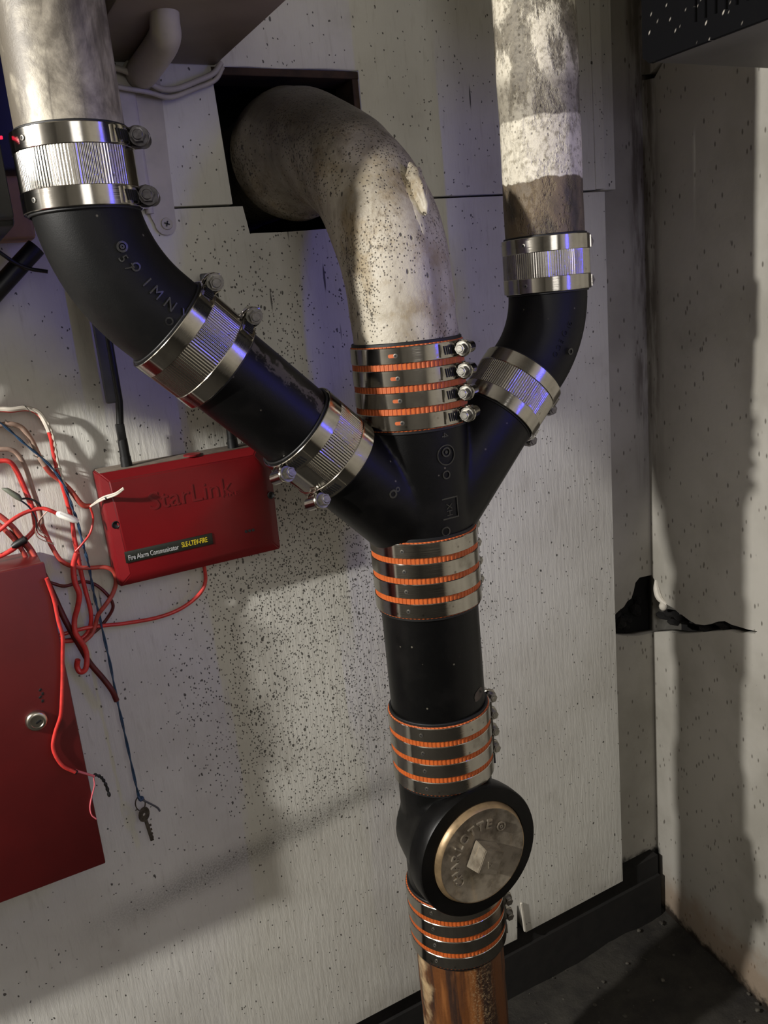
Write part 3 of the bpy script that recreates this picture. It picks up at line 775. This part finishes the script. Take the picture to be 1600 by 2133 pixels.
t_ = new(); ring2d(t_, 0, 0, .0052, .0008, h=.0020)
t_.transform(Matrix.Translation((.463+.0395*cos(R(46)), .7268, CZ+.0395*sin(R(46)))) @ Matrix.Rotation(pi/2, 4, 'X')); join(bm, t_)
letter('o', R(46), .009, .0372)
t_ = text_bm('4', .015, .0030, 'CENTER'); t_.transform(Matrix.Translation((.4605, .7063, CZ-.003)) @ Matrix.Rotation(pi/2, 4, 'X') @ Matrix.Rotation(R(35), 4, 'Z')); join(bm, t_)
obj('raised_lettering', bm, M['brass'], plug)

# rusty foot of the stack
bm = tube(new(), rng((.463, .8, FZ-.002), (.463, .8, -.762), 40), .0562, 72)
for v in bm.verts: v.co += Vector((noise.noise(v.co*40), noise.noise(v.co*40+Vector((7, 0, 0))), 0))*.001
tag(obj('rusty_pipe', bm, M['rust'], None, loc=(.463, .8, FZ)), 'rusty orange-brown streaked foot of the stack standing on the floor', 'pipe')

# couplings on the stack
hd_coupling(-.0925, 'orange-banded coupling under the white bend, its four screw heads showing', (.560, -.828), (-.66, -.75), .006)
hd_coupling(-.2995, 'orange-banded coupling just below the black double wye', (.985, .17), (-.80, -.60), 0)
hd_coupling(-.518, 'orange-banded coupling above the bronze clean-out plug', (1, .0), (-.78, -.62), 0)
hd_coupling(-.7585, 'orange-banded coupling at the top of the rusty pipe foot', (.996, -.087), (-.86, -.5), 0)
# couplings on the side pipes
std_coupling((.154, .8, .1275), I4, 'corrugated steel coupling at the foot of the silvery left riser', [((.93, -.40, 0), -1), ((.93, -.40, 0), -1)], bolt='dark', rdir=(-.85, -.5, 0))
std_coupling(on_left(.1835), RL, 'corrugated steel coupling on the slant, below the lettered black elbow', [((.66, -.20, .66), -1), ((.66, -.20, .66), -1)])
std_coupling(on_left(.3455), RL, 'corrugated steel coupling on the slant, at the right corner of the red box', [((-.66, -.42, -.66), 1), ((-.66, -.42, -.66), 1)])
std_coupling((.658, .8, .018), I4, 'corrugated steel coupling at the foot of the flaking right riser', [((.85, .10, 0), -1), ((.85, .10, 0), -1)], L=.060, bolt='dark', rdir=(-.92, -.38, 0))
std_coupling(on_right(.333), RR, 'corrugated steel coupling on the slant at the right arm of the wye', [((.70, .15, -.70), -1), ((.70, .15, -.70), -1)], L=.062, bolt='dark')

# ================================================================ RED FIRE ALARM COMMUNICATOR
cm = thing('fire_alarm_communicator', 'red fire alarm communicator box with two black antennas and a black label', 'alarm device', (.254, .998, -.296))
bm = new()
prof = [(.152, -.291), (.352, -.291), (.3535, -.2), (.357, -.185), (.3385, -.157), (.150, -.157)]
front = [(.166, -.277), (.338, -.277), (.3385, -.2), (.341, -.186), (.330, -.168), (.160, -.168)]
mid = [(.152, -.291), (.352, -.291), (.3535, -.2), (.354, -.186), (.340, -.1585), (.1505, -.1585)]
rings = []
for poly, y in ((mid, .9985), (mid, .968), ([(x*.985+.0038, z) for x, z in mid], .964), (front, .957)):
    rings.append([bm.verts.new((x, y, z)) for x, z in poly])
for a, b in zip(rings, rings[1:]):
    for k in range(6): bm.faces.new((a[k], a[(k+1) % 6], b[(k+1) % 6], b[k]))
bm.faces.new(rings[0]); bm.faces.new(rings[-1][::-1])
bmesh.ops.recalc_face_normals(bm, faces=bm.faces)
bmesh.ops.bevel(bm, geom=[e for e in bm.edges], offset=.0012, segments=2, affect='EDGES')
obj('housing', bm, M['red_plastic'], cm, ang=30)
bm = new(); box(bm, (.153, .9665, -.1590), (.337, .9975, -.1572), .0004); tag(obj('dusty_top', bm, M['dusty_red'], cm), 'brown dust lying on the top of the box')
bm = new(); cyl(bm, (.2605, .972, -.1575), (.2605, .972, -.1555), .010, seg=24); obj('top_knob', bm, M['red_plastic'], cm)
for x in (.1855, .3125):
    a = new(); cyl(a, (x, .976, -.159), (x, .976, -.146), .0066, .0060, 24); cyl(a, (x, .976, -.146), (x, .976, -.126), .0056, .0054, 24); box(a, (x-.0045, .9715, -.128), (x+.0045, .9805, -.108), .0015)
    an = obj('antenna_base', a, M['black'], cm)
    a = new(); box(a, (x-.0105, .974, -.085), (x+.0050, .9795, .046), .0025, None, 3); tag(obj('antenna_paddle', a, M['paddle'], an), 'flat grey antenna blade')
    a = new(); tube(a, [(x, .976, -.112), (x+.002, .976, -.098), (x+.0038, .976, -.084), (x+.0042, .976, .044)], .0042, 12); obj('antenna_spine', a, M['black'], an)
def face_text(s, size, x, z, y, mat, name, par, tilt=0, depth=.0006, space=1, off=0, sx=1):
    t = text_bm(s, size, depth, 'LEFT', space, off)
    t.transform(Matrix.Translation((x, y, z)) @ Matrix.Rotation(tilt, 4, 'Y') @ Matrix.Diagonal((sx, 1, 1, 1)) @ Matrix.Rotation(pi/2, 4, 'X')); return obj(name, t, mat, par)
bm = new(); box(bm, (.1625, .9560, -.2635), (.2655, .9575, -.2500), .0005)
lb = obj('name_label', bm, M['label'], cm)
face_text('Fire Alarm Communicator', .0083, .1655, -.2605, .9559, M['white_print'], 'white_lettering', lb, sx=.655, off=.00004)
face_text('SLE-LTEV-FIRE', .0085, .2277, -.2593, .9559, M['yellow_print'], 'yellow_lettering', lb, off=.00008, sx=.60)
face_text('StarLink', .030, .198, -.2085, .9570, M['red_plastic'], 'embossed_name', cm, depth=.0012, sx=1.0)
face_text('FIRE', .0075, .284, -.2105, .9570, M['red_plastic'], 'embossed_name', cm, depth=.001, sx=1.6)
for x in (.3075, .3120, .3165):
    a = new(); cyl(a, (x, .9575, -.2575), (x, .9560, -.2575), .0018, seg=12); obj('vent_hole', a, M['rubber'], cm)
for x, z in ((.1590, -.2175), (.3455, -.2200)):
    a = new(); lathe(a, [(.0001, 0), (.0028, 0), (.0046, .0014), (.0038, .0018), (.0022, .0006), (.0001, .0005)], 20)
    a.transform(Matrix.Translation((x, .9592, z)) @ Matrix.Rotation(pi/2, 4, 'X')); obj('screw', a, M['black'], cm)

# ================================================================ RED FIRE PANEL
fp = thing('fire_alarm_cabinet', 'large dark red metal alarm cabinet with a round key lock, bottom left', 'cabinet', (-.2, .998, -.60))
bm = new(); box(bm, (-.40, .932, -.598), (.0735, .998, -.236), .0015); obj('cabinet_body', bm, M['red_paint'], fp)
bm = new(); box(bm, (-.40, .9255, -.600), (.0755, .9335, -.2345), .0015); dr = obj('door', bm, M['red_paint'], fp)
bm = new(); lathe(bm, [(.0001, .0), (.0113, .0), (.0117, .0012), (.0108, .0045), (.0090, .0060), (.0068, .0060), (.0062, .0052), (.0001, .0052)], 40)
bm.transform(Matrix.Translation((.0362, .9255, -.4035)) @ Matrix.Rotation(pi/2, 4, 'X')); obj('lock', bm, M['lock'], dr)
bm = new(); box(bm, (.0345, .9199, -.4050), (.0405, .9204, -.4025), .0003, Matrix.Rotation(R(-25), 4, 'Y')); obj('keyhole', bm, M['rubber'], dr)
bm = new(); random.seed(8)
for x, z in ((.046, -.384), (.0445, -.379), (.0475, -.376), (.046, -.371)):
    box(bm, (x-.0012, .9250, z-.0018), (x+.0012, .9256, z+.0016), .0003, Matrix.Rotation(random.random(), 4, 'Y'))
obj('paint_chip', bm, M['rubber'], dr)

# ================================================================ WIRES
def wpath(D, pts, jit=.0):
    out = []
    for i, (x, z) in enumerate(pts): out.append(Vector((x/1000, D + jit*sin(i*1.7), z/1000)))
    return smooth_path(out, 6)
def wire(name, label, D, pts, r, mat, cat='wire', jit=.0015, ext=None, group=None):
    P = wpath(D, pts, jit); r *= 1.22 if D > .9 else 1; bm = tube(new(), P, r, 10)
    base = P[0]; t = thing(name, label, cat, base, None, group) if ext else None
    if t is None: return tag(obj(name, bm, mat, None, loc=base), label, cat, group), P
    obj('insulation', bm, mat, t); return t, P
w1, P = wire('fire_cable', 'white-smeared red cable arching highest over the wall, then dropping behind the others', .982,
 [(30,-74),(48,-74),(68,-76),(79,-78),(94,-79),(105,-86),(110,-100),(112,-114),(112,-129),(112,-146),(114,-165),(116,-187),(117,-208),(116,-228),(116,-246),(116,-265),(117,-289),(118,-308),(118,-318),(116,-332),(108,-344),(95,-346),(68,-340)], .0021, M['red_wire'], ext=1)
obj('torn_jacket', tube(new(), [p+Vector((0, -.0006, .0008)) for p in P[4:40]], .0027, 8), M['white_wire'], w1)
obj('torn_jacket', tube(new(), [p+Vector((.0022, -.0008, 0)) for p in P[34:62]], lambda i, f: .0018*(1+.3*sin(i*1.9)), 8), M['white_wire'], w1)
def staple(par, x, y, z, ang):
    t = new(); P = [(-.0042, .010, 0), (-.0042, -.0035, 0), (.0042, -.0035, 0), (.0042, .010, 0)]
    tube(t, P, .0007, 6); t.transform(Matrix.Translation((x, y, z)) @ Matrix.Rotation(ang, 4, 'Y')); obj('staple', t, M['bolt'], par)
staple(w1, .0945, .982, -.079, R(60)); staple(w1, .1115, .982, -.147, 0); staple(w1, .055, .982, -.0745, R(90))
w2, P = wire('fire_cable', 'rusty tan cable with stripped white cores pointing over the red box', .982,
 [(20,-95),(40,-94),(59,-92),(74,-92),(85,-98),(92,-113),(97,-133),(104,-150),(113,-161),(122,-175),(128,-188),(133,-194),(140,-196)], .0024, M['tan_wire'], ext=1)
obj('orange_jacket', tube(new(), [p+Vector((0, -.0003, 0)) for p in P[-34:]], .0030, 10), M['red_wire2'], w2)
staple(w2, .0735, .982, -.092, R(60)); staple(w2, .0965, .982, -.131, R(10))
for k, dz in enumerate((0, .0022)):
    Q = smooth_path([(.139, .979, -.1955), (.150, .958, -.1865+dz), (.163, .948, -.182+dz*.8), (.172, .945, -.1765+dz*.5)], 6)
    obj('bare_core', tube(new(), Q, .0012, 8), M['white_wire'], w2)
bm = new(); tube(bm, [(.1535, .9560, -.1850), (.1548, .9552, -.1842)], .0030, 10); obj('tie', bm, M['rubber'], w2)
# blue twisted pair carrying the key
P = wpath(.978, [(20,-40),(40,-60),(59,-82),(73,-99),(83,-113),(95,-128),(106,-144),(114,-162),(118,-180),(120,-196),(122,-208),(123,-229),(124,-245),(125,-262),(125,-281),(125,-300),(126,-319),(127,-353),(128,-385),(128,-423),(129,-459),(130,-496),(131,-539),(132,-564)])
bt = thing('blue_cord', 'thin blue twisted cord hanging plumb beside the red cabinet', 'cord', P[0])
for ph in (0, pi):
    Q = [p + Vector((.0009*cos(i*.55+ph), .0009*sin(i*.55+ph), 0)) for i, p in enumerate(P)]
    obj('strand', tube(new(), Q, .0009, 6), M['blue_wire'], bt)
bm = new(); tube(bm, smooth_path([(.131, .978, -.562), (.133, .976, -.567), (.136, .978, -.5655), (.132, .980, -.5645)], 5), .0018, 8); obj('knot', bm, M['blue_wire'], bt)
bm = new(); tube(bm, smooth_path([(.134, .978, -.567), (.142, .977, -.575), (.151, .979, -.586), (.1535, .979, -.592)], 5), .0013, 8); tag(obj('loose_end', bm, M['paddle'], bt), 'grey loose end of the cord')
ky = thing('key', 'small tarnished key hanging from the blue cord', 'key', (.134, .981, -.600))
bm = new(); tube(bm, [(.1325+.0065*sin(a)*.9, .981, -.574+.0095*cos(a)) for a in [2*pi*i/24 for i in range(25)]], .0008, 6, False); obj('wire_loop', bm, M['old_metal'], ky)
bm = new(); t_ = new(); lathe(t_, [(.0018, -.0009), (.0078, -.0009), (.0082, 0), (.0078, .0009), (.0018, .0009), (.0018, -.0009)], 20)
bmesh.ops.remove_doubles(t_, verts=t_.verts, dist=1e-6); t_.transform(Matrix.Translation((.1345, .981, -.590)) @ Matrix.Rotation(R(12), 4, 'Y') @ Matrix.Diagonal((.85, 1, 1.25, 1)) @ Matrix.Rotation(pi/2, 4, 'X')); join(bm, t_)
box(bm, (.1345, .9800, -.6290), (.1390, .9820, -.5975), .0006, Matrix.Rotation(R(-6), 4, 'Y'))
for z in (-.607, -.613, -.619, -.624): box(bm, (.1375, .9802, z-.0016), (.1408, .9818, z+.0010), .0003)
obj('key_blade', bm, M['old_metal'], ky)

wire('fire_cable', 'faded red cable bending down at the staples, inner one of the two left arches', .98, [(20,-114),(38,-115),(54,-116),(70,-119),(77,-128),(81,-143),(83,-163),(85,-181),(86,-194),(85,-212)], .0021, M['tan_wire'])
w5, P = wire('fire_cable', 'bright red cable arching from the left edge and curling back over the cabinet top', .974, [(10,-129),(30,-128),(51,-128),(65,-130),(71,-142),(75,-161),(78,-179),(79,-196),(77,-207),(68,-215),(52,-224),(38,-229),(22,-232)], .0022, M['red_wire'], ext=1)
staple(w5, .063, .976, -.1295, R(60)); staple(w5, .070, .981, -.119, R(50)) if False else None
obj('orange_core', tube(new(), [p+Vector((-.002, -.0006, 0)) for p in P[22:46]], .0013, 8), M['red_wire2'], w5)
w6, P = wire('fire_cable', 'red cable looping to a white splice sleeve left of the red box', .966, [(18,-214),(30,-206),(43,-199),(56,-191),(71,-186),(86,-185),(94,-188),(102,-194)], .0018, M['red_wire'], ext=1)
bm = new(); tube(bm, [(.1005, .964, -.1925), (.103, .9635, -.1940), (.117, .9630, -.2035), (.121, .963, -.2065)], lambda i, f: (.0016, .0038, .0038, .0022)[i], 14); tag(obj('splice_sleeve', bm, M['connector'], w6), 'white splice sleeve')
for k in range(5):
    bm = new(); tube(bm, smooth_path([(.093, .964, -.188), (.088-.002*k, .966, -.192-.002*k), (.083-.0015*k, .968, -.199-.004*k), (.0825+.0025*k, .970, -.208-.005*k)], 5), .0006, 6); obj('frayed_strand', bm, M['red_wire2'] if k % 2 else M['tan_wire'], w6)
wire('thin_wire', 'thin red wire looping along the left edge of the red box', .975, [(138,-196),(139,-209),(133,-224),(123,-234),(114,-242)], .0010, M['red_wire'])
wire('fire_cable', 'brightest thick red cable hanging in a long bend with a hooked end', .968, [(114,-242),(108,-256),(106,-274),(108,-289),(104,-304),(98,-318),(96,-332),(99,-342),(103,-354),(103,-366),(99,-378),(93,-380),(91,-373),(93,-365)], .0026, M['red_wire'])
wire('fire_cable', 'red cable curving under the left corner of the red box and back down', .978, [(85,-205),(88,-220),(91,-233),(97,-249),(108,-259),(124,-265),(142,-268),(151,-276),(151,-290),(145,-302),(135,-312),(125,-322),(120,-334),(114,-343),(104,-349)], .0021, M['red_wire2'])
wire('fire_cable', 'dark red cable running along behind the loops below the red box', .985, [(60,-258),(71,-269),(83,-274),(96,-281),(115,-281),(129,-288),(140,-303),(144,-318),(136,-331),(122,-342),(106,-346),(70,-342)], .0016, M['dark_wire'])
wire('fire_cable', 'long red cable leaving the underside of the red box and sweeping left', .982, [(257,-288),(256,-315),(244,-330),(219,-341),(190,-345),(153,-342),(133,-338),(110,-335),(88,-336),(69,-338),(50,-341)], .0019, M['red_wire'])
w12, P = wire('fire_cable', 'thick dark red cable slanting down beside the cabinet, cut end pointing right', .975, [(50,-205),(63,-221),(70,-236),(76,-258),(82,-285),(86,-305),(91,-326),(99,-353),(106,-376),(117,-399),(124,-416),(127,-430)], .0028, M['dark_wire'], ext=1)
obj('cut_end', tube(new(), P[-7:], .0029, 10), M['pink_wire'], w12)
w13, P = wire('fire_cable', 'red wire crossing the cabinet front beside the lock, its end split and burnt', .920, [(74,-250),(77,-275),(77,-298),(78,-316),(74,-340),(70,-362),(65,-384),(60,-404),(51,-423),(46,-440),(51,-460),(63,-474)], .0017, M['red_wire'], ext=1)
obj('cable_end', tube(new(), wpath(.925, [(64,-475),(73,-482),(82,-489)]), .0014, 8), M['pink_wire'], w13)
obj('pink_core', tube(new(), wpath(.925, [(81,-489),(80,-500),(75,-512),(71,-524),(71,-534),(75,-541)]), .0008, 6), M['pink_wire'], w13)
obj('burnt_core', tube(new(), wpath(.930, [(82,-489),(88,-494),(91,-500),(93,-510),(94,-522)]), lambda i, f: .0009+.0012*abs(sin(i*.9)), 8), M['rubber'], w13)
bm = new(); tube(bm, [(.0615, .9205, -.4725), (.0645, .9205, -.4755)], .0024, 10); obj('burnt_joint', bm, M['rubber'], w13)
wire('fire_cable', 'dull red cable entering the cabinet top from the left edge, upper one of the two', .970, [(20,-172),(39,-181),(46,-186),(55,-199),(62,-214),(69,-229),(73,-246),(79,-273),(82,-297)], .0024, M['red_wire2'])
wire('fire_cable', 'dull red cable entering the cabinet top from the left edge, lower one of the two', .974, [(20,-180),(37,-191),(44,-197),(51,-208),(57,-220),(62,-236),(66,-262)], .0022, M['red_wire2'])
bk, P = wire('thin_wire', 'thin black wire looping out of a grey sleeve near the left edge', .968, [(67,-171),(75,-172),(81,-175),(86,-181),(86,-187)], .0009, M['black'], ext=1)
obj('insulation', tube(new(), wpath(.966, [(68,-172),(75,-181),(79,-194),(78,-206)]), .0009, 8), M['black'], bk)
obj('grey_sleeve', tube(new(), [(.053, .972, -.157), (.057, .970, -.159), (.066, .967, -.168), (.069, .967, -.1725)], lambda i, f: (.0008, .0026, .0034, .0018)[i], 10), M['grey_sleeve'], bk)
bm = new(); tube(bm, [(.050, .968, -.2205), (.054, .968, -.2195), (.065, .968, -.2155), (.067, .968, -.2150)], lambda i, f: (.002, .0042, .0045, .002)[i], 12)
tag(obj('cable_gland', bm, M['black'], None, loc=(.058, .968, -.218)), 'short black cable gland where the wires enter the red cabinet top', 'cable gland')

# ================================================================ UPPER LEFT: board, device, rod, duct, bracket
bm = new(); box(bm, (-.30, .965, .092), (.1335, .999, 1.30), .004)
tag(obj('backboard', bm, M['backboard'], None, loc=(-.1, .998, .092)), 'varnished orange-brown board behind the left riser', 'board')
bd = thing('black_device', 'black device with a red light at the far left edge behind the riser', 'electronic device', (-.1, .965, .11))
bm = new(); box(bm, (-.28, .812, .088), (.0975, .9645, .60), .004); box(bm, (-.28, .80, .093), (.0965, .814, .60), .003); box(bm, (-.28, .93, .152), (.1330, .9645, .60), .004); obj('case', bm, M['black'], bd)
bm = new(); box(bm, (.080, .7980, .1550), (.0990, .8005, .1575), .0004); obj('red_light', bm, M['led'], bd)
bm = new(); tube(bm, [(-.06, .962, -.085), (.088, .962, .046), (.131, .962, .0835)], .0095, 20)
box(bm, (.0, .9, .0), (.001, .901, .001)) if False else None
tag(obj('black_bar', bm, M['black'], None, loc=(-.05, .962, -.08)), 'thick black bar slanting up behind the left elbow', 'bar')
wire('black_cable', 'thin black cable curving across the slanting black bar', .950, [(60,110),(78,96),(88,86),(98,76),(108,68),(120,62),(136,58)], .0016, M['black'], 'cable')
# duct
bm = new(); box(bm, (.214, .78, .2705), (.363, .9995, .75), .003)
dc = thing('sheet_metal_duct', 'beige sheet metal duct on the wall above the pipe hole', 'duct', (.288, .998, .2705)); obj('casing', bm, M['duct'], dc)
bm = new(); box(bm, (.30, .90, .2700), (.340, .955, .2708), .0003); obj('stain_patch', bm, plain('brown_stain', '#5b4a3c', .6, var=.3, scale=30), dc) if False else bm.free()
bm = new(); tube(bm, smooth_path([(.262, .835, .285), (.264, .848, .266), (.268, .875, .2565), (.272, .984, .2555)], 6), lambda i, f: .0125+.004*f, 28)
cd = thing('conduit_stub', 'pale painted conduit under the beige duct running to the wall', 'conduit', (.27, .98, .256)); obj('tube', bm, M['conduit'], cd)
bm = new(); lathe(bm, [(.0001, 0), (.016, 0), (.019, .002), (.019, .006), (.0001, .006)], 28); bm.transform(Matrix.Translation((.2725, .998, .2555)) @ Matrix.Rotation(pi/2, 4, 'X')); obj('collar', bm, M['conduit'], cd)
# bracket with rounded tab
br = thing('mounting_strip', 'white painted metal strip beside the left coupling, screwed at its rounded end', 'bracket', (.278, .998, .095))
pl = [(.262, .262), (.262, .112)] + [(.2775-.0120*cos(a), .1035-.0120*sin(a)) for a in [pi*i/12 for i in range(13)]] + [(.2895, .112), (.2955, .262)]
bm = plate(pl, [], .9955, .9998); obj('strip', bm, M['wallwhite'], br, smooth=False)
bm = plate([(.222, .262), (.222, .12), (.259, .12), (.2625, .262)], [], .988, .9998); obj('flange', bm, M['wallwhite'], br, smooth=False)
bm = new(); tube(bm, [(.2615, .9955, .262), (.2615, .9955, .115)], .0045, 12); obj('rounded_edge', bm, M['wallwhite'], br)
bm = new(); lathe(bm, [(.0001, .0008), (.0035, .0010), (.0062, .0022), (.0066, .0010), (.0064, 0), (.0001, 0)], 24); bm.transform(Matrix.Translation((.2785, .9955, .1035)) @ Matrix.Rotation(pi/2, 4, 'X')); sw = obj('screw', bm, M['wallwhite'], br)
bm = new(); box(bm, (.2755, .9930, .1029), (.2815, .9946, .1041), 0, Matrix.Rotation(R(20), 4, 'Y')); box(bm, (.2779, .9930, .1005), (.2791, .9946, .1065), 0, Matrix.Rotation(R(20), 4, 'Y')); obj('cross_slot', bm, M['rubber'], sw)
# painted-over cables under the duct
def cable_pair(label, pts, r, k):
    Q = smooth_path(pts, 7); bm = tube(new(), Q, r, 10); return tag(obj('painted_cable', bm, M['wallwhite'], None, loc=pts[0]), label, 'cable')
cable_pair('painted-over cable sagging under the beige duct, upper one', [(.226, .978, .262), (.250, .976, .257), (.272, .974, .247), (.290, .978, .240), (.310, .986, .2425), (.335, .988, .2515), (.355, .990, .2600), (.366, .990, .2715)], .0032, 0)
cable_pair('painted-over cable sagging under the beige duct, lower one', [(.226, .980, .2440), (.250, .979, .2400), (.275, .979, .2365), (.300, .984, .2330), (.330, .989, .2430), (.356, .991, .2530), (.3675, .991, .2670)], .0026, 1)

# ================================================================ BLACK UNIT, TOP RIGHT
un = thing('wall_unit', 'black dust-specked louvred unit on the right wall, top right corner', 'wall unit', (.86, .45, .205))
bm = new()
box(bm, (.722, .30, .207), (1.02, .700, .62), .004); obj('case', bm, M['unit_grey'], un)
def lx(a, b, d): return (.7215-d, a, b)
def slot_outline(y0): return [(y0-.0022, .2255-.0005), (y0+.0022, .2255), (y0+.0022, .30), (y0-.0022, .30)]
slots = [slot_outline(.633-.0118*k) for k in range(24)]
bm = plate([(.30, .205), (.693, .205), (.7015, .212), (.7015, .253), (.7015, .60), (.30, .60)], slots, 0, .006, axis=lx)
obj('front_grille', bm, M['speckled'], un, smooth=False)
bm = new(); box(bm, (.7140, .12, .2585), (.7156, .7012, .2605)); obj('groove', bm, M['rubber'], un, smooth=False) if False else bm.free()

for o in bpy.data.objects:
    if o.name.split('.')[0] in ('raised_lettering', 'embossed_name', 'white_lettering', 'yellow_lettering', 'worm_slots'): o['kind'] = 'stuff'
    if o.name.split('.')[0] == 'fire_cable': o['group'] = 'red fire alarm cables on the left wall'
